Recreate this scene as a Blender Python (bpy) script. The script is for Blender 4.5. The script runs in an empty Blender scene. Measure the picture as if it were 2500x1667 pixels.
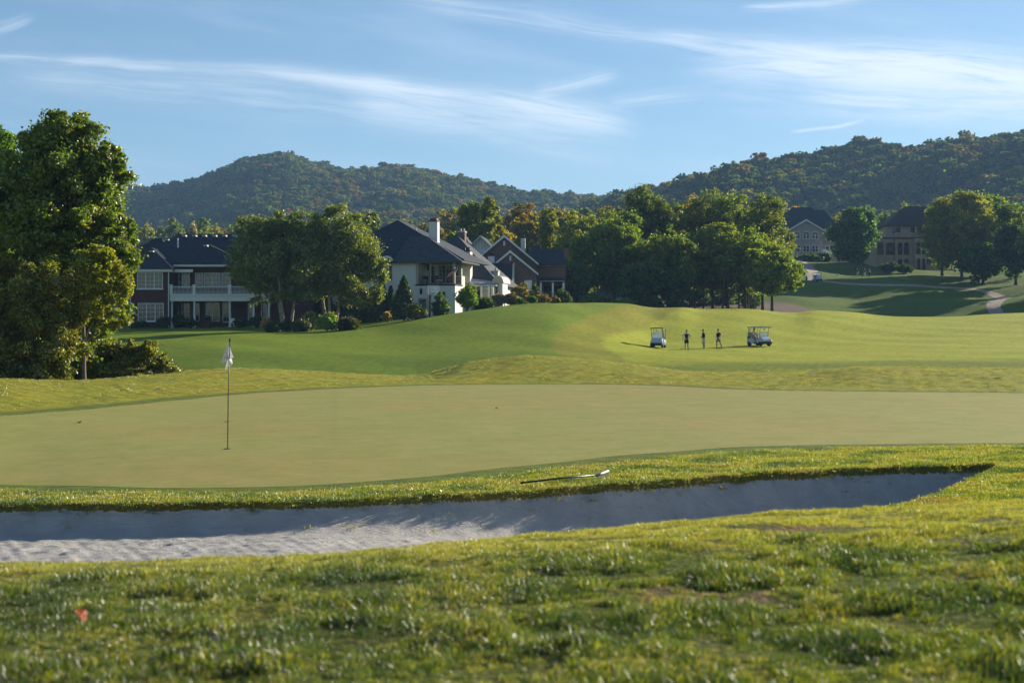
import bpy, math, random
import numpy as np
from mathutils import Vector, Matrix
rad = math.radians
scn = bpy.context.scene
COL = scn.collection
F = 3472.0            # focal length in photo pixels (50 mm on a 36 mm sensor)
HZ = 800.0            # photo row of the horizon
# ------------------------------------------------------------------ camera, sky, sun
cam = bpy.data.cameras.new('camera'); camo = bpy.data.objects.new('camera', cam); COL.objects.link(camo)
camo.location = (0, 0, 0); camo.rotation_euler = (rad(90), 0, 0)
cam.lens = 50; cam.sensor_width = 36; cam.shift_y = -(833.5 - HZ) / 2500.0
cam.clip_start = 0.2; cam.clip_end = 12000
cam.dof.use_dof = True; cam.dof.focus_distance = 55; cam.dof.aperture_fstop = 4.0
scn.camera = camo
SUN_AZ, SUN_EL = rad(52), rad(19)      # azimuth clockwise from +Y (view direction)
sl = bpy.data.lights.new('sun', 'SUN'); sl.energy = 5.0; sl.angle = rad(0.6); sl.color = (1.0, 0.89, 0.71)
so = bpy.data.objects.new('sun', sl); COL.objects.link(so)
sd = Vector((math.sin(SUN_AZ) * math.cos(SUN_EL), math.cos(SUN_AZ) * math.cos(SUN_EL), math.sin(SUN_EL)))
so.rotation_euler = sd.to_track_quat('Z', 'Y').to_euler()
scn.view_settings.view_transform = 'Standard'; scn.view_settings.look = 'None'
scn.view_settings.exposure = 1.2; scn.view_settings.gamma = 1.0
scn.render.engine = 'CYCLES'
scn.cycles.max_bounces = 8; scn.cycles.transparent_max_bounces = 8; scn.cycles.volume_bounces = 0
scn.cycles.diffuse_bounces = 3; scn.cycles.transmission_bounces = 4; scn.cycles.caustics_reflective = False

world = bpy.data.worlds.new('World'); scn.world = world; world.use_nodes = True
wt = world.node_tree
for n in list(wt.nodes): wt.nodes.remove(n)

class NT:
    """tiny helper for building math node graphs"""
    def __init__(s, t): s.t = t; s.n = t.nodes; s.l = t.links
    def put(s, inp, v):
        if isinstance(v, bpy.types.NodeSocket): s.l.new(v, inp)
        elif v is not None: inp.default_value = v
    def new(s, typ, **kw):
        nd = s.n.new(typ)
        for k, v in kw.items(): setattr(nd, k, v)
        return nd
    def m(s, op, a, b=None, c=None, clamp=False):
        nd = s.new('ShaderNodeMath', operation=op, use_clamp=clamp)
        s.put(nd.inputs[0], a)
        if b is not None: s.put(nd.inputs[1], b)
        if c is not None: s.put(nd.inputs[2], c)
        return nd.outputs[0]
    def smooth(s, v, a, b, t0=0.0, t1=1.0):
        nd = s.new('ShaderNodeMapRange', interpolation_type='SMOOTHSTEP')
        s.put(nd.inputs[0], v)
        for i, q in enumerate((a, b, t0, t1)): s.put(nd.inputs[i + 1], q)
        return nd.outputs[0]
    def comb(s, x, y, z=0.0):
        nd = s.new('ShaderNodeCombineXYZ')
        for i, q in enumerate((x, y, z)): s.put(nd.inputs[i], q)
        return nd.outputs[0]
    def noise(s, vec, scale, detail=4, rough=0.55, dist=0.0, out=0):
        nd = s.new('ShaderNodeTexNoise')
        s.put(nd.inputs['Vector'], vec); nd.inputs['Scale'].default_value = scale
        nd.inputs['Detail'].default_value = detail; nd.inputs['Roughness'].default_value = rough
        nd.inputs['Distortion'].default_value = dist
        return nd.outputs[out]
    def mix(s, f, a, b, blend='MIX'):
        nd = s.new('ShaderNodeMix', data_type='RGBA', blend_type=blend)
        s.put(nd.inputs[0], f)
        s.put(nd.inputs[6], a if isinstance(a, bpy.types.NodeSocket) else (*a[:3], 1))
        s.put(nd.inputs[7], b if isinstance(b, bpy.types.NodeSocket) else (*b[:3], 1))
        return nd.outputs[2]

w = NT(wt)
sky = w.new('ShaderNodeTexSky', sky_type='NISHITA'); sky.sun_disc = False
sky.sun_elevation = SUN_EL; sky.sun_rotation = SUN_AZ; sky.altitude = 200; sky.air_density = 1.0; sky.dust_density = 0.35; sky.ozone_density = 2.6
tc = w.new('ShaderNodeTexCoord'); sp = w.new('ShaderNodeSeparateXYZ'); w.l.new(tc.outputs['Generated'], sp.inputs[0])
ay = w.m('MAXIMUM', w.m('ABSOLUTE', sp.outputs[1]), 0.03)
CU = w.m('MULTIPLY_ADD', w.m('DIVIDE', sp.outputs[0], ay), 3.472, 1.25)     # cloud-sheet coordinates from the sky direction
CV = w.m('SUBTRACT', 0.8, w.m('MULTIPLY', w.m('DIVIDE', sp.outputs[2], ay), 3.472))
wob = w.noise(w.comb(CU, CV), 2.2, 3, 0.5, 0, 0)
CVw = w.m('ADD', CV, w.m('MULTIPLY', w.m('SUBTRACT', wob, 0.5), 0.05))
def stroke(u0, v0, u1, v1, k, w0, w1, inten, fila=26.0, lo=0.36, hi=0.72, seed=0.0, fin=0.15, fout=0.3):
    L = math.hypot(u1 - u0, v1 - v0); c = (u1 - u0) / L; sn = (v1 - v0) / L
    du = w.m('SUBTRACT', CU, u0); dv = w.m('SUBTRACT', CVw, v0)
    s = w.m('DIVIDE', w.m('ADD', w.m('MULTIPLY', du, c), w.m('MULTIPLY', dv, sn)), L)
    n = w.m('SUBTRACT', w.m('MULTIPLY', dv, c), w.m('MULTIPLY', du, sn))
    n = w.m('SUBTRACT', n, w.m('MULTIPLY', w.m('MULTIPLY', s, w.m('SUBTRACT', 1.0, s)), 4 * k))   # bow of k at mid-length
    wd = w.m('MAXIMUM', w.m('MULTIPLY_ADD', s, w1 - w0, w0), 0.003)
    q = w.m('DIVIDE', n, wd)
    g = w.m('EXPONENT', w.m('MULTIPLY', w.m('MULTIPLY', q, q), -1.0))
    ends = w.m('MULTIPLY', w.smooth(s, -fin * 0.3, fin), w.smooth(s, 1.0 + fout * 0.15, 1.0 - fout))
    fl = w.noise(w.comb(w.m('MULTIPLY', s, L * 3.2), w.m('MULTIPLY', n, fila), seed), 1.0, 8, 0.66, 0.6)
    fl = w.smooth(fl, lo, hi)
    return w.m('MULTIPLY', w.m('MULTIPLY', g, ends), w.m('MULTIPLY', w.m('MULTIPLY_ADD', fl, 0.9, 0.10), inten))
strokes = [
 stroke(-0.30, 0.130, 0.98, 0.205, -0.014, 0.007, 0.018, 0.62, 67.60000000000001, 0.30, 0.66, seed=1, fin=.05),
 stroke(0.0, 0.175, 1.2, 0.27, 0.01, 0.03, 0.06, 0.36, 46.800000000000004, 0.32, 0.7, seed=2),
 stroke(0.66, 0.185, 1.57, 0.325, -0.024, 0.010, 0.036, 0.95, 52.0, 0.28, 0.64, seed=3, fin=.3, fout=.16),
 stroke(0.85, 0.24, 1.52, 0.345, 0.0, 0.04, 0.055, 0.70, 41.6, 0.30, 0.68, seed=4),
 stroke(0.95, -0.01, 2.05, 0.175, -0.005, 0.016, 0.03, 0.50, 57.2, seed=5),
 stroke(1.58, 0.085, 2.40, 0.185, 0.0, 0.012, 0.05, 0.70, 57.2, 0.3, 0.68, seed=6),
 stroke(1.72, 0.165, 2.70, 0.24, -0.038, 0.030, 0.058, 2.0, 36.4, 0.32, 0.66, seed=7, fin=.35, fout=.2),
 stroke(1.95, 0.225, 2.70, 0.245, 0.02, 0.035, 0.045, 0.9, 41.6, 0.36, 0.70, seed=8),
 stroke(1.30, 0.228, 1.52, 0.185, 0.0, 0.018, 0.014, 0.62, 67.60000000000001, seed=9),
 stroke(1.48, 0.255, 1.74, 0.225, 0.0, 0.014, 0.014, 0.62, 78.0, seed=10),
 stroke(1.93, 0.325, 2.12, 0.290, 0.006, 0.0035, 0.004, 0.70, 52.0, 0.1, 0.5, seed=11),
 stroke(1.80, 0.022, 2.15, -0.008, 0.005, 0.008, 0.010, 0.80, 67.60000000000001, seed=12),
 stroke(-0.03, 0.072, 0.09, 0.028, 0.008, 0.014, 0.009, 0.70, 78.0, seed=13),
 stroke(1.7, 0.21, 2.7, 0.30, 0.0, 0.06, 0.07, 0.28, 31.200000000000003, 0.3, 0.7, seed=14),
]
acc = strokes[0]
for q in strokes[1:]: acc = w.m('ADD', acc, q)
veil = w.m('MULTIPLY', w.smooth(w.noise(w.comb(w.m('MULTIPLY', CU, 0.8), w.m('MULTIPLY', w.m('SUBTRACT', CV, w.m('MULTIPLY', CU, 0.13)), 5.0)), 1.6, 6, 0.6), 0.42, 0.8), 0.16)
acc = w.m('ADD', acc, veil)
acc = w.m('MULTIPLY', acc, w.smooth(sp.outputs[2], 0.0, 0.10))
acc = w.m('MULTIPLY', w.m('SUBTRACT', 1.0, w.m('EXPONENT', w.m('MULTIPLY', acc, -1.0))), 0.95)
tint = w.mix(1.0, sky.outputs[0], (0.86, 0.97, 1.04), 'MULTIPLY')
mixc = w.mix(acc, tint, (9.6, 10.0, 10.4))
bg = w.new('ShaderNodeBackground'); w.l.new(mixc, bg.inputs[0]); bg.inputs[1].default_value = 0.052
wo = w.new('ShaderNodeOutputWorld'); w.l.new(bg.outputs[0], wo.inputs[0])

# ------------------------------------------------------------------ object helpers
def tag(o, label=None, cat=None, group=None, kind=None):
    if label: o['label'] = label
    if cat: o['category'] = cat
    if group: o['group'] = group
    if kind: o['kind'] = kind
    return o
def empty(name, loc, rz=0.0):
    o = bpy.data.objects.new(name, None); COL.objects.link(o); o.location = loc; o.rotation_euler = (0, 0, rz)
    o.empty_display_size = 0.5
    return o
def np_mesh(name, V, faces_n, idx, mat=None, smooth=False, attrs=None):
    """V (n,3); faces_n corners per face (int or array); idx flat corner list"""
    me = bpy.data.meshes.new(name)
    V = np.asarray(V, dtype=np.float32); idx = np.asarray(idx, dtype=np.int32).ravel()
    nf = len(idx) // faces_n
    me.vertices.add(len(V)); me.vertices.foreach_set('co', V.ravel())
    me.loops.add(len(idx)); me.loops.foreach_set('vertex_index', idx)
    me.polygons.add(nf); me.polygons.foreach_set('loop_start', np.arange(nf, dtype=np.int32) * faces_n)
    me.polygons.foreach_set('use_smooth', np.full(nf, smooth, dtype=bool))
    if attrs:
        for k, a in attrs.items():
            a = np.asarray(a, dtype=np.float32)
            at = me.attributes.new(k, 'FLOAT_COLOR', 'POINT')
            if a.shape[1] == 3: a = np.concatenate([a, np.ones((len(a), 1), np.float32)], 1)
            at.data.foreach_set('color', a.ravel())
    me.update(calc_edges=True)
    if mat: me.materials.append(mat)
    return me
def link(name, me, parent=None):
    o = bpy.data.objects.new(name, me); COL.objects.link(o)
    if parent: o.parent = parent
    return o

class MB:
    def __init__(s): s.v = []; s.f = []
    def add(s, vs, fs):
        b = len(s.v); s.v += [tuple(p) for p in vs]; s.f += [tuple(i + b for i in f) for f in fs]; return s
    def box(s, x0, x1, y0, y1, z0, z1, M=None):
        vs = [Vector(p) for p in ((x0,y0,z0),(x1,y0,z0),(x1,y1,z0),(x0,y1,z0),(x0,y0,z1),(x1,y0,z1),(x1,y1,z1),(x0,y1,z1))]
        if M: vs = [M @ p for p in vs]
        return s.add(vs, [(0,3,2,1),(4,5,6,7),(0,1,5,4),(1,2,6,5),(2,3,7,6),(3,0,4,7)])
    def tube(s, pts, radii, n=8, caps=True):
        pts = [Vector(p) for p in pts]; rings = []; prev = None
        for i, p in enumerate(pts):
            d = (pts[min(i+1, len(pts)-1)] - pts[max(i-1, 0)]).normalized()
            if prev is None:
                a = d.orthogonal().normalized()
            else:
                a = prev - d * prev.dot(d)
                a = a.normalized() if a.length > 1e-6 else d.orthogonal().normalized()
            prev = a; b = d.cross(a)
            r = radii[i] if hasattr(radii, '__len__') else radii
            rings.append([p + (a * math.cos(t) + b * math.sin(t)) * r for t in [2*math.pi*k/n for k in range(n)]])
        base = len(s.v); s.v += [tuple(q) for r in rings for q in r]
        for i in range(len(rings) - 1):
            for k in range(n):
                k2 = (k + 1) % n
                s.f.append((base+i*n+k, base+i*n+k2, base+(i+1)*n+k2, base+(i+1)*n+k))
        if caps:
            s.f.append(tuple(base + k for k in range(n))[::-1]); s.f.append(tuple(base + (len(rings)-1)*n + k for k in range(n)))
        return s
    def lathe(s, prof, c=(0,0,0), n=16, axis='Z'):
        base = len(s.v)
        for r, h in prof:
            for k in range(n):
                t = 2*math.pi*k/n; a, b = r*math.cos(t), r*math.sin(t)
                p = (a, b, h) if axis == 'Z' else ((a, h, b) if axis == 'Y' else (h, a, b))
                s.v.append((c[0]+p[0], c[1]+p[1], c[2]+p[2]))
        for i in range(len(prof)-1):
            for k in range(n):
                k2 = (k+1) % n
                s.f.append((base+i*n+k, base+i*n+k2, base+(i+1)*n+k2, base+(i+1)*n+k))
        s.f.append(tuple(base+k for k in range(n))[::-1]); s.f.append(tuple(base+(len(prof)-1)*n+k for k in range(n)))
        return s
    def prism(s, poly, y0, y1, plane='XZ'):
        """extrude a polygon given in x,z (plane XZ) along y, or in x,y (XY) along z, or y,z (YZ) along x"""
        n = len(poly)
        f = {'XZ': lambda a, b, t: (a, t, b), 'XY': lambda a, b, t: (a, b, t), 'YZ': lambda a, b, t: (t, a, b)}[plane]
        vs = [f(a, b, y0) for a, b in poly] + [f(a, b, y1) for a, b in poly]
        fs = [tuple(range(n)), tuple(range(n, 2*n))[::-1]] + [(i, i+n, (i+1) % n + n, (i+1) % n) for i in range(n)]
        return s.add(vs, fs)
    def hip(s, x0, x1, y0, y1, z0, z1, ra, rb, th=0.12):
        """hip roof; ridge runs between points ra=(x,y) and rb=(x,y)"""
        vs = [(x0,y0,z0),(x1,y0,z0),(x1,y1,z0),(x0,y1,z0),(ra[0],ra[1],z1),(rb[0],rb[1],z1),(x0,y0,z0-th),(x1,y0,z0-th),(x1,y1,z0-th),(x0,y1,z0-th)]
        if abs(rb[0]-ra[0]) >= abs(rb[1]-ra[1]):
            fs = [(0,1,5,4),(1,2,5),(2,3,4,5),(3,0,4)]
        else:
            fs = [(0,1,4),(1,2,5,4),(2,3,5),(3,0,4,5)]
        fs += [(6,7,1,0),(7,8,2,1),(8,9,3,2),(9,6,0,3),(9,8,7,6)]
        return s.add(vs, fs)
    def build(s, name, mat, parent=None, smooth=False, bevel=0.0):
        me = bpy.data.meshes.new(name); me.from_pydata(s.v, [], s.f); me.update()
        import bmesh
        bm = bmesh.new(); bm.from_mesh(me); bmesh.ops.recalc_face_normals(bm, faces=bm.faces); bm.to_mesh(me); bm.free()
        if smooth:
            for p in me.polygons: p.use_smooth = True
        if mat: me.materials.append(mat)
        o = link(name, me, parent)
        if bevel:
            b = o.modifiers.new('bevel', 'BEVEL'); b.width = bevel; b.segments = 2; b.limit_method = 'ANGLE'
        return o
def copy_tree(o, parent=None):
    c = o.copy(); COL.objects.link(c); c.parent = parent
    for ch in list(o.children): copy_tree(ch, c)
    return c
def W(px, py, Y):
    return Vector(((px - 1250) / F * Y, Y, (HZ - py) / F * Y))
def XP(px, Y): return (px - 1250) / F * Y

# ------------------------------------------------------------------ materials
def mat_new(name):
    m = bpy.data.materials.new(name); m.use_nodes = True
    t = NT(m.node_tree); b = m.node_tree.nodes['Principled BSDF']
    return m, t, b
def simple(name, col, rough=0.7, metal=0.0, var=0.12, scale=3.0, bump=0.0, spec=0.4):
    m, t, b = mat_new(name)
    g = t.new('ShaderNodeTexCoord').outputs['Object']
    nz = t.noise(g, scale, 5, 0.6)
    c = t.mix(t.smooth(nz, 0.3, 0.7), [x * (1 - var) for x in col], [min(1, x * (1 + var)) for x in col])
    t.l.new(c, b.inputs['Base Color']); b.inputs['Roughness'].default_value = rough
    b.inputs['Metallic'].default_value = metal; b.inputs['Specular IOR Level'].default_value = spec
    if bump:
        bp = t.new('ShaderNodeBump'); bp.inputs['Strength'].default_value = bump; bp.inputs['Distance'].default_value = 0.03
        t.l.new(t.noise(g, scale * 6, 4), bp.inputs['Height']); t.l.new(bp.outputs[0], b.inputs['Normal'])
    return m
def brickmat(name, c1, c2, mortar, bw=0.22, bh=0.075, ms=0.012, rough=0.85, bump=0.5, axis='XZ', off=0.5, stain=0.15):
    m, t, b = mat_new(name)
    g = t.new('ShaderNodeTexCoord').outputs['Object']; s = t.new('ShaderNodeSeparateXYZ'); t.l.new(g, s.inputs[0])
    u = t.m('ADD', s.outputs[0], s.outputs[1]); v = s.outputs[2]
    if axis == 'ROOF': v = t.m('MULTIPLY', s.outputs[2], 1.3)
    br = t.new('ShaderNodeTexBrick'); t.l.new(t.comb(u, v), br.inputs['Vector'])
    br.offset = off
    br.inputs['Color1'].default_value = (*c1, 1); br.inputs['Color2'].default_value = (*c2, 1); br.inputs['Mortar'].default_value = (*mortar, 1)
    br.inputs['Scale'].default_value = 1; br.inputs['Mortar Size'].default_value = ms
    br.inputs['Brick Width'].default_value = bw; br.inputs['Row Height'].default_value = bh; br.inputs['Bias'].default_value = 0
    nz = t.noise(g, 0.7, 6, 0.65)
    c = t.mix(t.smooth(nz, 0.35, 0.75), br.outputs['Color'], [x * (1 - stain) * 0.8 for x in c1]); 
    mx = t.mix(stain * 2, br.outputs['Color'], c)
    t.l.new(mx, b.inputs['Base Color']); b.inputs['Roughness'].default_value = rough; b.inputs['Specular IOR Level'].default_value = 0.25
    bp = t.new('ShaderNodeBump'); bp.inputs['Strength'].default_value = bump; bp.inputs['Distance'].default_value = 0.02; bp.invert = True
    t.l.new(br.outputs['Fac'], bp.inputs['Height']); t.l.new(bp.outputs[0], b.inputs['Normal'])
    return m
def foliage(name, gain=1.0, trans=0.45, gloss=0.05, objrand=None):
    """leaf material: colour comes from the leaf's own tint attribute"""
    m = bpy.data.materials.new(name); m.use_nodes = True; t = NT(m.node_tree)
    for n in list(t.n): t.n.remove(n)
    if objrand:
        oi = t.new('ShaderNodeObjectInfo'); cr = t.new('ShaderNodeValToRGB'); cr.color_ramp.interpolation = 'CONSTANT'
        e = cr.color_ramp.elements
        while len(e) > 1: e.remove(e[-1])
        e[0].position = 0; e[0].color = (*objrand[0][1], 1)
        for p, c in objrand[1:]:
            q = e.new(p); q.color = (*c, 1)
        t.l.new(oi.outputs['Random'], cr.inputs[0])
        at = t.new('ShaderNodeAttribute', attribute_name='tint')
        col = t.mix(1.0, cr.outputs[0], at.outputs[0], 'MULTIPLY')
    else:
        col = t.new('ShaderNodeAttribute', attribute_name='tint').outputs[0]
    d = t.new('ShaderNodeBsdfDiffuse'); t.l.new(col, d.inputs[0])
    tr = t.new('ShaderNodeBsdfTranslucent'); t.l.new(t.mix(1.0, col, (2.0, 2.1, 0.55), 'MULTIPLY'), tr.inputs[0])
    mx = t.new('ShaderNodeMixShader'); mx.inputs[0].default_value = trans; t.l.new(d.outputs[0], mx.inputs[1]); t.l.new(tr.outputs[0], mx.inputs[2])
    out = mx.outputs[0]
    if gloss:
        gl = t.new('ShaderNodeBsdfGlossy'); gl.inputs['Roughness'].default_value = 0.42; gl.inputs[0].default_value = (1, 1, 1, 1)
        m2 = t.new('ShaderNodeMixShader'); m2.inputs[0].default_value = gloss; t.l.new(out, m2.inputs[1]); t.l.new(gl.outputs[0], m2.inputs[2]); out = m2.outputs[0]
    o = t.new('ShaderNodeOutputMaterial'); t.l.new(out, o.inputs[0])
    return m
# ------------------------------------------------------------------ terrain
def pchip(x, y, xq):
    x = np.asarray(x, float); y = np.asarray(y, float); h = np.diff(x); d = np.diff(y) / h
    m = np.zeros_like(y)
    for i in range(1, len(x) - 1):
        if d[i-1] * d[i] > 0:
            w1 = 2*h[i] + h[i-1]; w2 = h[i] + 2*h[i-1]; m[i] = (w1 + w2) / (w1/d[i-1] + w2/d[i])
    m[0], m[-1] = d[0], d[-1]
    xq = np.clip(xq, x[0], x[-1]); k = np.clip(np.searchsorted(x, xq) - 1, 0, len(h) - 1)
    t = (xq - x[k]) / h[k]; hh = h[k]
    return (2*t**3-3*t**2+1)*y[k] + (t**3-2*t**2+t)*hh*m[k] + (-2*t**3+3*t**2)*y[k+1] + (t**3-t**2)*hh*m[k+1]
# each row of the survey: list of (bearing px, distance Y, z or ('p', photo row))
def P(Y, py): return (Y, (HZ - py) / F * Y)
ROWS = [
 {0: (0.3, -1.02), 2500: (0.3, -1.0)},
 {0: (4, -1.02), 1250: (4, -1.0), 2500: (4, -0.975)},
 {0: P(6, 1442), 1250: P(6, 1392), 2500: P(6, 1345)},
 {0: P(8, 1384), 640: P(8.2, 1366), 1330: P(8.6, 1307), 1913: P(9.1, 1256), 2500: P(9.5, 1226)},
 {0: (10.6, -2.0), 1250: (11, -1.85), 2500: (12, -1.62)},
 {0: (13.4, -2.3), 1250: (14.2, -2.25), 2500: (15, -2.05)},
 {0: P(18.4, 1232), 700: P(18.4, 1226), 1250: P(19.6, 1199), 1700: P(20.9, 1167), 2100: P(22.2, 1141), 2440: P(22.6, 1133), 2700: P(22.8, 1128)},
 {-300: P(22.6, 1172), 0: P(22.5, 1180), 300: P(21.4, 1189), 640: P(20.9, 1191), 1250: P(23.5, 1140), 1750: P(27.3, 1092), 2500: P(28.4, 1081)},
 {0: P(37, 1015), 300: P(41.8, 991), 640: P(51, 956), 900: P(55, 945), 1250: P(58, 938), 1500: P(58, 938), 1780: P(52.9, 951), 2500: P(50.2, 959)},
 {-300: P(50, 926), 0: P(50, 929), 190: P(53, 935), 330: P(58, 923), 560: P(66, 902), 800: P(70, 912), 1000: P(74, 921), 1140: P(73, 886), 1290: P(72, 869), 1540: P(70, 889), 1720: P(69, 913), 1900: P(66, 917), 2130: P(64, 897), 2330: P(64, 901), 2500: P(64, 905)},
 {0: P(66, 932), 330: P(76, 922), 560: P(82, 903), 1000: P(86, 914), 1290: P(84, 894), 1600: P(84, 905), 1900: P(82, 905), 2130: P(82, 903), 2500: P(82, 900)},
 {0: P(105, 880), 300: P(105, 876), 560: P(105, 858), 1000: P(105, 873), 1290: P(105, 862), 1600: P(105, 872), 1900: P(105, 874), 2500: P(105, 868)},
 {0: P(131, 842), 300: P(131, 838), 560: P(131, 826), 900: P(131, 824), 1150: P(131, 804), 1330: P(131, 796), 1480: P(131, 824), 1620: P(131, 850), 1900: P(131, 849), 2500: P(131, 842)},
 {0: P(155, 812), 300: P(155, 806), 560: P(155, 803), 700: P(155, 802), 880: P(152, 795), 1046: P(152, 776), 1167: P(154, 757), 1256: P(158, 743), 1322: P(160, 738), 1400: P(165, 738), 1524: P(175, 743), 1604: P(185, 751), 1658: P(187, 750), 1712: P(190, 755), 1805: P(193, 753), 1939: P(197, 763), 1990: P(200, 758), 2210: P(208, 774), 2500: P(215, 766)},
 {0: (185, 0.6), 700: (180, 0.6), 900: (176, 0.9), 1100: (178, 1.0), 1322: (186, 1.3), 1500: (196, 1.8), 1700: (212, 2.2), 1940: (222, 1.4), 2210: (232, 0.6), 2500: (238, 1.4)},
 {0: (240, 1.5), 1400: (240, 2.2), 1600: (250, 4.6), 1750: (252, 5.2), 1900: P(256, 727), 2100: P(256, 738), 2300: P(258, 733), 2500: P(258, 722)},
 {0: (290, 2.5), 1400: (290, 3.0), 1600: (280, 7.5), 1900: P(280, 683), 2100: P(282, 693), 2300: P(282, 700), 2500: P(285, 697)},
 {0: (350, 3.5), 1400: (350, 4.0), 1700: (320, 11), 1900: P(310, 654), 2090: P(310, 669), 2300: P(312, 668), 2500: P(310, 672)},
 {0: (480, 6), 1400: (480, 7), 1700: (370, 16), 1900: P(360, 640), 2300: P(362, 645), 2500: P(360, 652)},
 {0: (700, 10), 1400: (700, 12), 2500: (600, 28)},
 {0: (5200, 20), 2500: (5200, 20)},
]
PXS = np.linspace(-1100, 3600, 471)
_KY, _KZ = [], []
for R in ROWS:
    ks = sorted(R); ys = [R[k][0] for k in ks]; zs = [R[k][1] for k in ks]
    if len(ks) == 2: _KY.append(np.interp(PXS, ks, ys)); _KZ.append(np.interp(PXS, ks, zs))
    else:
        _KY.append(pchip(ks, ys, PXS)); _KZ.append(pchip(ks, zs, PXS))
_KY = np.array(_KY); _KZ = np.array(_KZ)
def knots(px):
    px = min(max(px, PXS[0]), PXS[-1])
    f = (px - PXS[0]) / (PXS[1] - PXS[0]); i = min(int(f), len(PXS) - 2); t = f - i
    return _KY[:, i]*(1-t) + _KY[:, i+1]*t, _KZ[:, i]*(1-t) + _KZ[:, i+1]*t
_rs = np.random.RandomState(5)
_WV = [(_rs.uniform(0, 2*math.pi), _rs.uniform(0, 6.28)) for _ in range(48)]
def waves(x, y, lam, n=8, o=0):
    s = np.zeros(np.broadcast(x, y).shape)
    for i in range(n):
        a, ph = _WV[(i + o) % 48]; l = lam * (0.7 + 0.75 * ((i * 37 % 11) / 11.0))
        s = s + np.sin((x*math.cos(a) + y*math.sin(a)) * 2*math.pi / l + ph)
    return s / math.sqrt(n)
# bunker outline (world x,y)
def xy(px, Y): return (XP(px, Y), Y)
BUNK = [xy(-1000, 18.7), xy(-400, 18.5), xy(0, 18.4), xy(350, 18.35), xy(700, 18.4), xy(980, 18.9), xy(1250, 19.6), xy(1500, 20.3), xy(1700, 20.9), xy(1900, 21.5), xy(2100, 22.2), xy(2300, 22.5),
        xy(2400, 22.75), xy(2448, 22.6), xy(2430, 21.6), xy(2385, 20.3), xy(2340, 19.2), xy(2290, 18.2), xy(2150, 16.5), xy(1700, 15.2), xy(1000, 14.2), xy(0, 13.6), xy(-1000, 13.6)]
GREEN = [xy(-1000, 26), xy(-500, 23), xy(0, 22.5), xy(300, 21.4), xy(640, 20.9), xy(900, 21.4), xy(1250, 23.5), xy(1500, 25.5), xy(1750, 27.3), xy(2100, 28.2), xy(2500, 28.4), xy(3000, 29.5), xy(3300, 34),
         xy(3300, 42), xy(3000, 48), xy(2500, 50.2), xy(2100, 51.2), xy(1780, 52.9), xy(1650, 56), xy(1500, 58), xy(1250, 58), xy(1050, 57), xy(900, 55), xy(640, 50.6), xy(450, 45.6), xy(300, 41.8), xy(150, 39), xy(0, 37), xy(-500, 32), xy(-1000, 30)]
def smooth_poly(pts, it=3):
    p = np.array(pts)
    for _ in range(it):
        q = np.roll(p, -1, 0); p = np.stack([p*0.75 + q*0.25, p*0.25 + q*0.75], 1).reshape(-1, 2)
    return p
BUNKP = smooth_poly(BUNK, 1); GREENP = smooth_poly(GREEN, 2)
def sdist(x, y, poly):
    """signed distance, positive inside"""
    d = np.full(x.shape, 1e9); ins = np.zeros(x.shape, bool)
    for i in range(len(poly)):
        ax, ay = poly[i]; bx, by = poly[(i+1) % len(poly)]
        dx, dy = bx-ax, by-ay; L2 = dx*dx + dy*dy + 1e-12
        t = np.clip(((x-ax)*dx + (y-ay)*dy) / L2, 0, 1)
        d = np.minimum(d, np.hypot(x-ax-t*dx, y-ay-t*dy))
        c = ((ay > y) != (by > y)) & (x < (bx-ax)*(y-ay)/(by-ay+1e-12) + ax)
        ins ^= c
    return np.where(ins, d, -d)
def sstep(t): t = np.clip(t, 0, 1); return t*t*(3-2*t)
def bunk_d(x, y):
    d = np.full(np.shape(x), -9.0); m = (y > 11) & (y < 25) & (np.abs(x) < 13)
    if m.any():
        xx, yy = x[m], y[m]
        q = sdist(xx, yy, BUNKP); d[m] = q + (0.035*waves(xx, yy, 0.9, 8, 3) + 0.014*waves(xx, yy, 0.22, 8, 9))*np.exp(-np.abs(q)/.14)
    return d
def green_d(x, y):
    d = np.full(np.shape(x), -9.0); m = (y > 17) & (y < 62)
    if m.any(): d[m] = sdist(x[m], y[m], GREENP) + 0.05*waves(x[m], y[m], 3.0, 6, 12)
    return d
def base_h(x, y):
    x = np.atleast_1d(np.asarray(x, float)); y = np.atleast_1d(np.asarray(y, float))
    th = np.arctan2(x, y); tc_ = np.clip(th, -0.58, 0.58); r = np.hypot(x, y)
    px = 1250 + F*np.tan(tc_); Y = r*np.cos(tc_)
    out = np.empty(x.shape)
    fl = px.ravel(); YY = Y.ravel(); o = out.ravel()
    for i in range(len(fl)):
        ky, kz = knots(fl[i]); o[i] = pchip(ky, kz, np.array([YY[i]]))[0]
    return o.reshape(x.shape), Y
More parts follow.
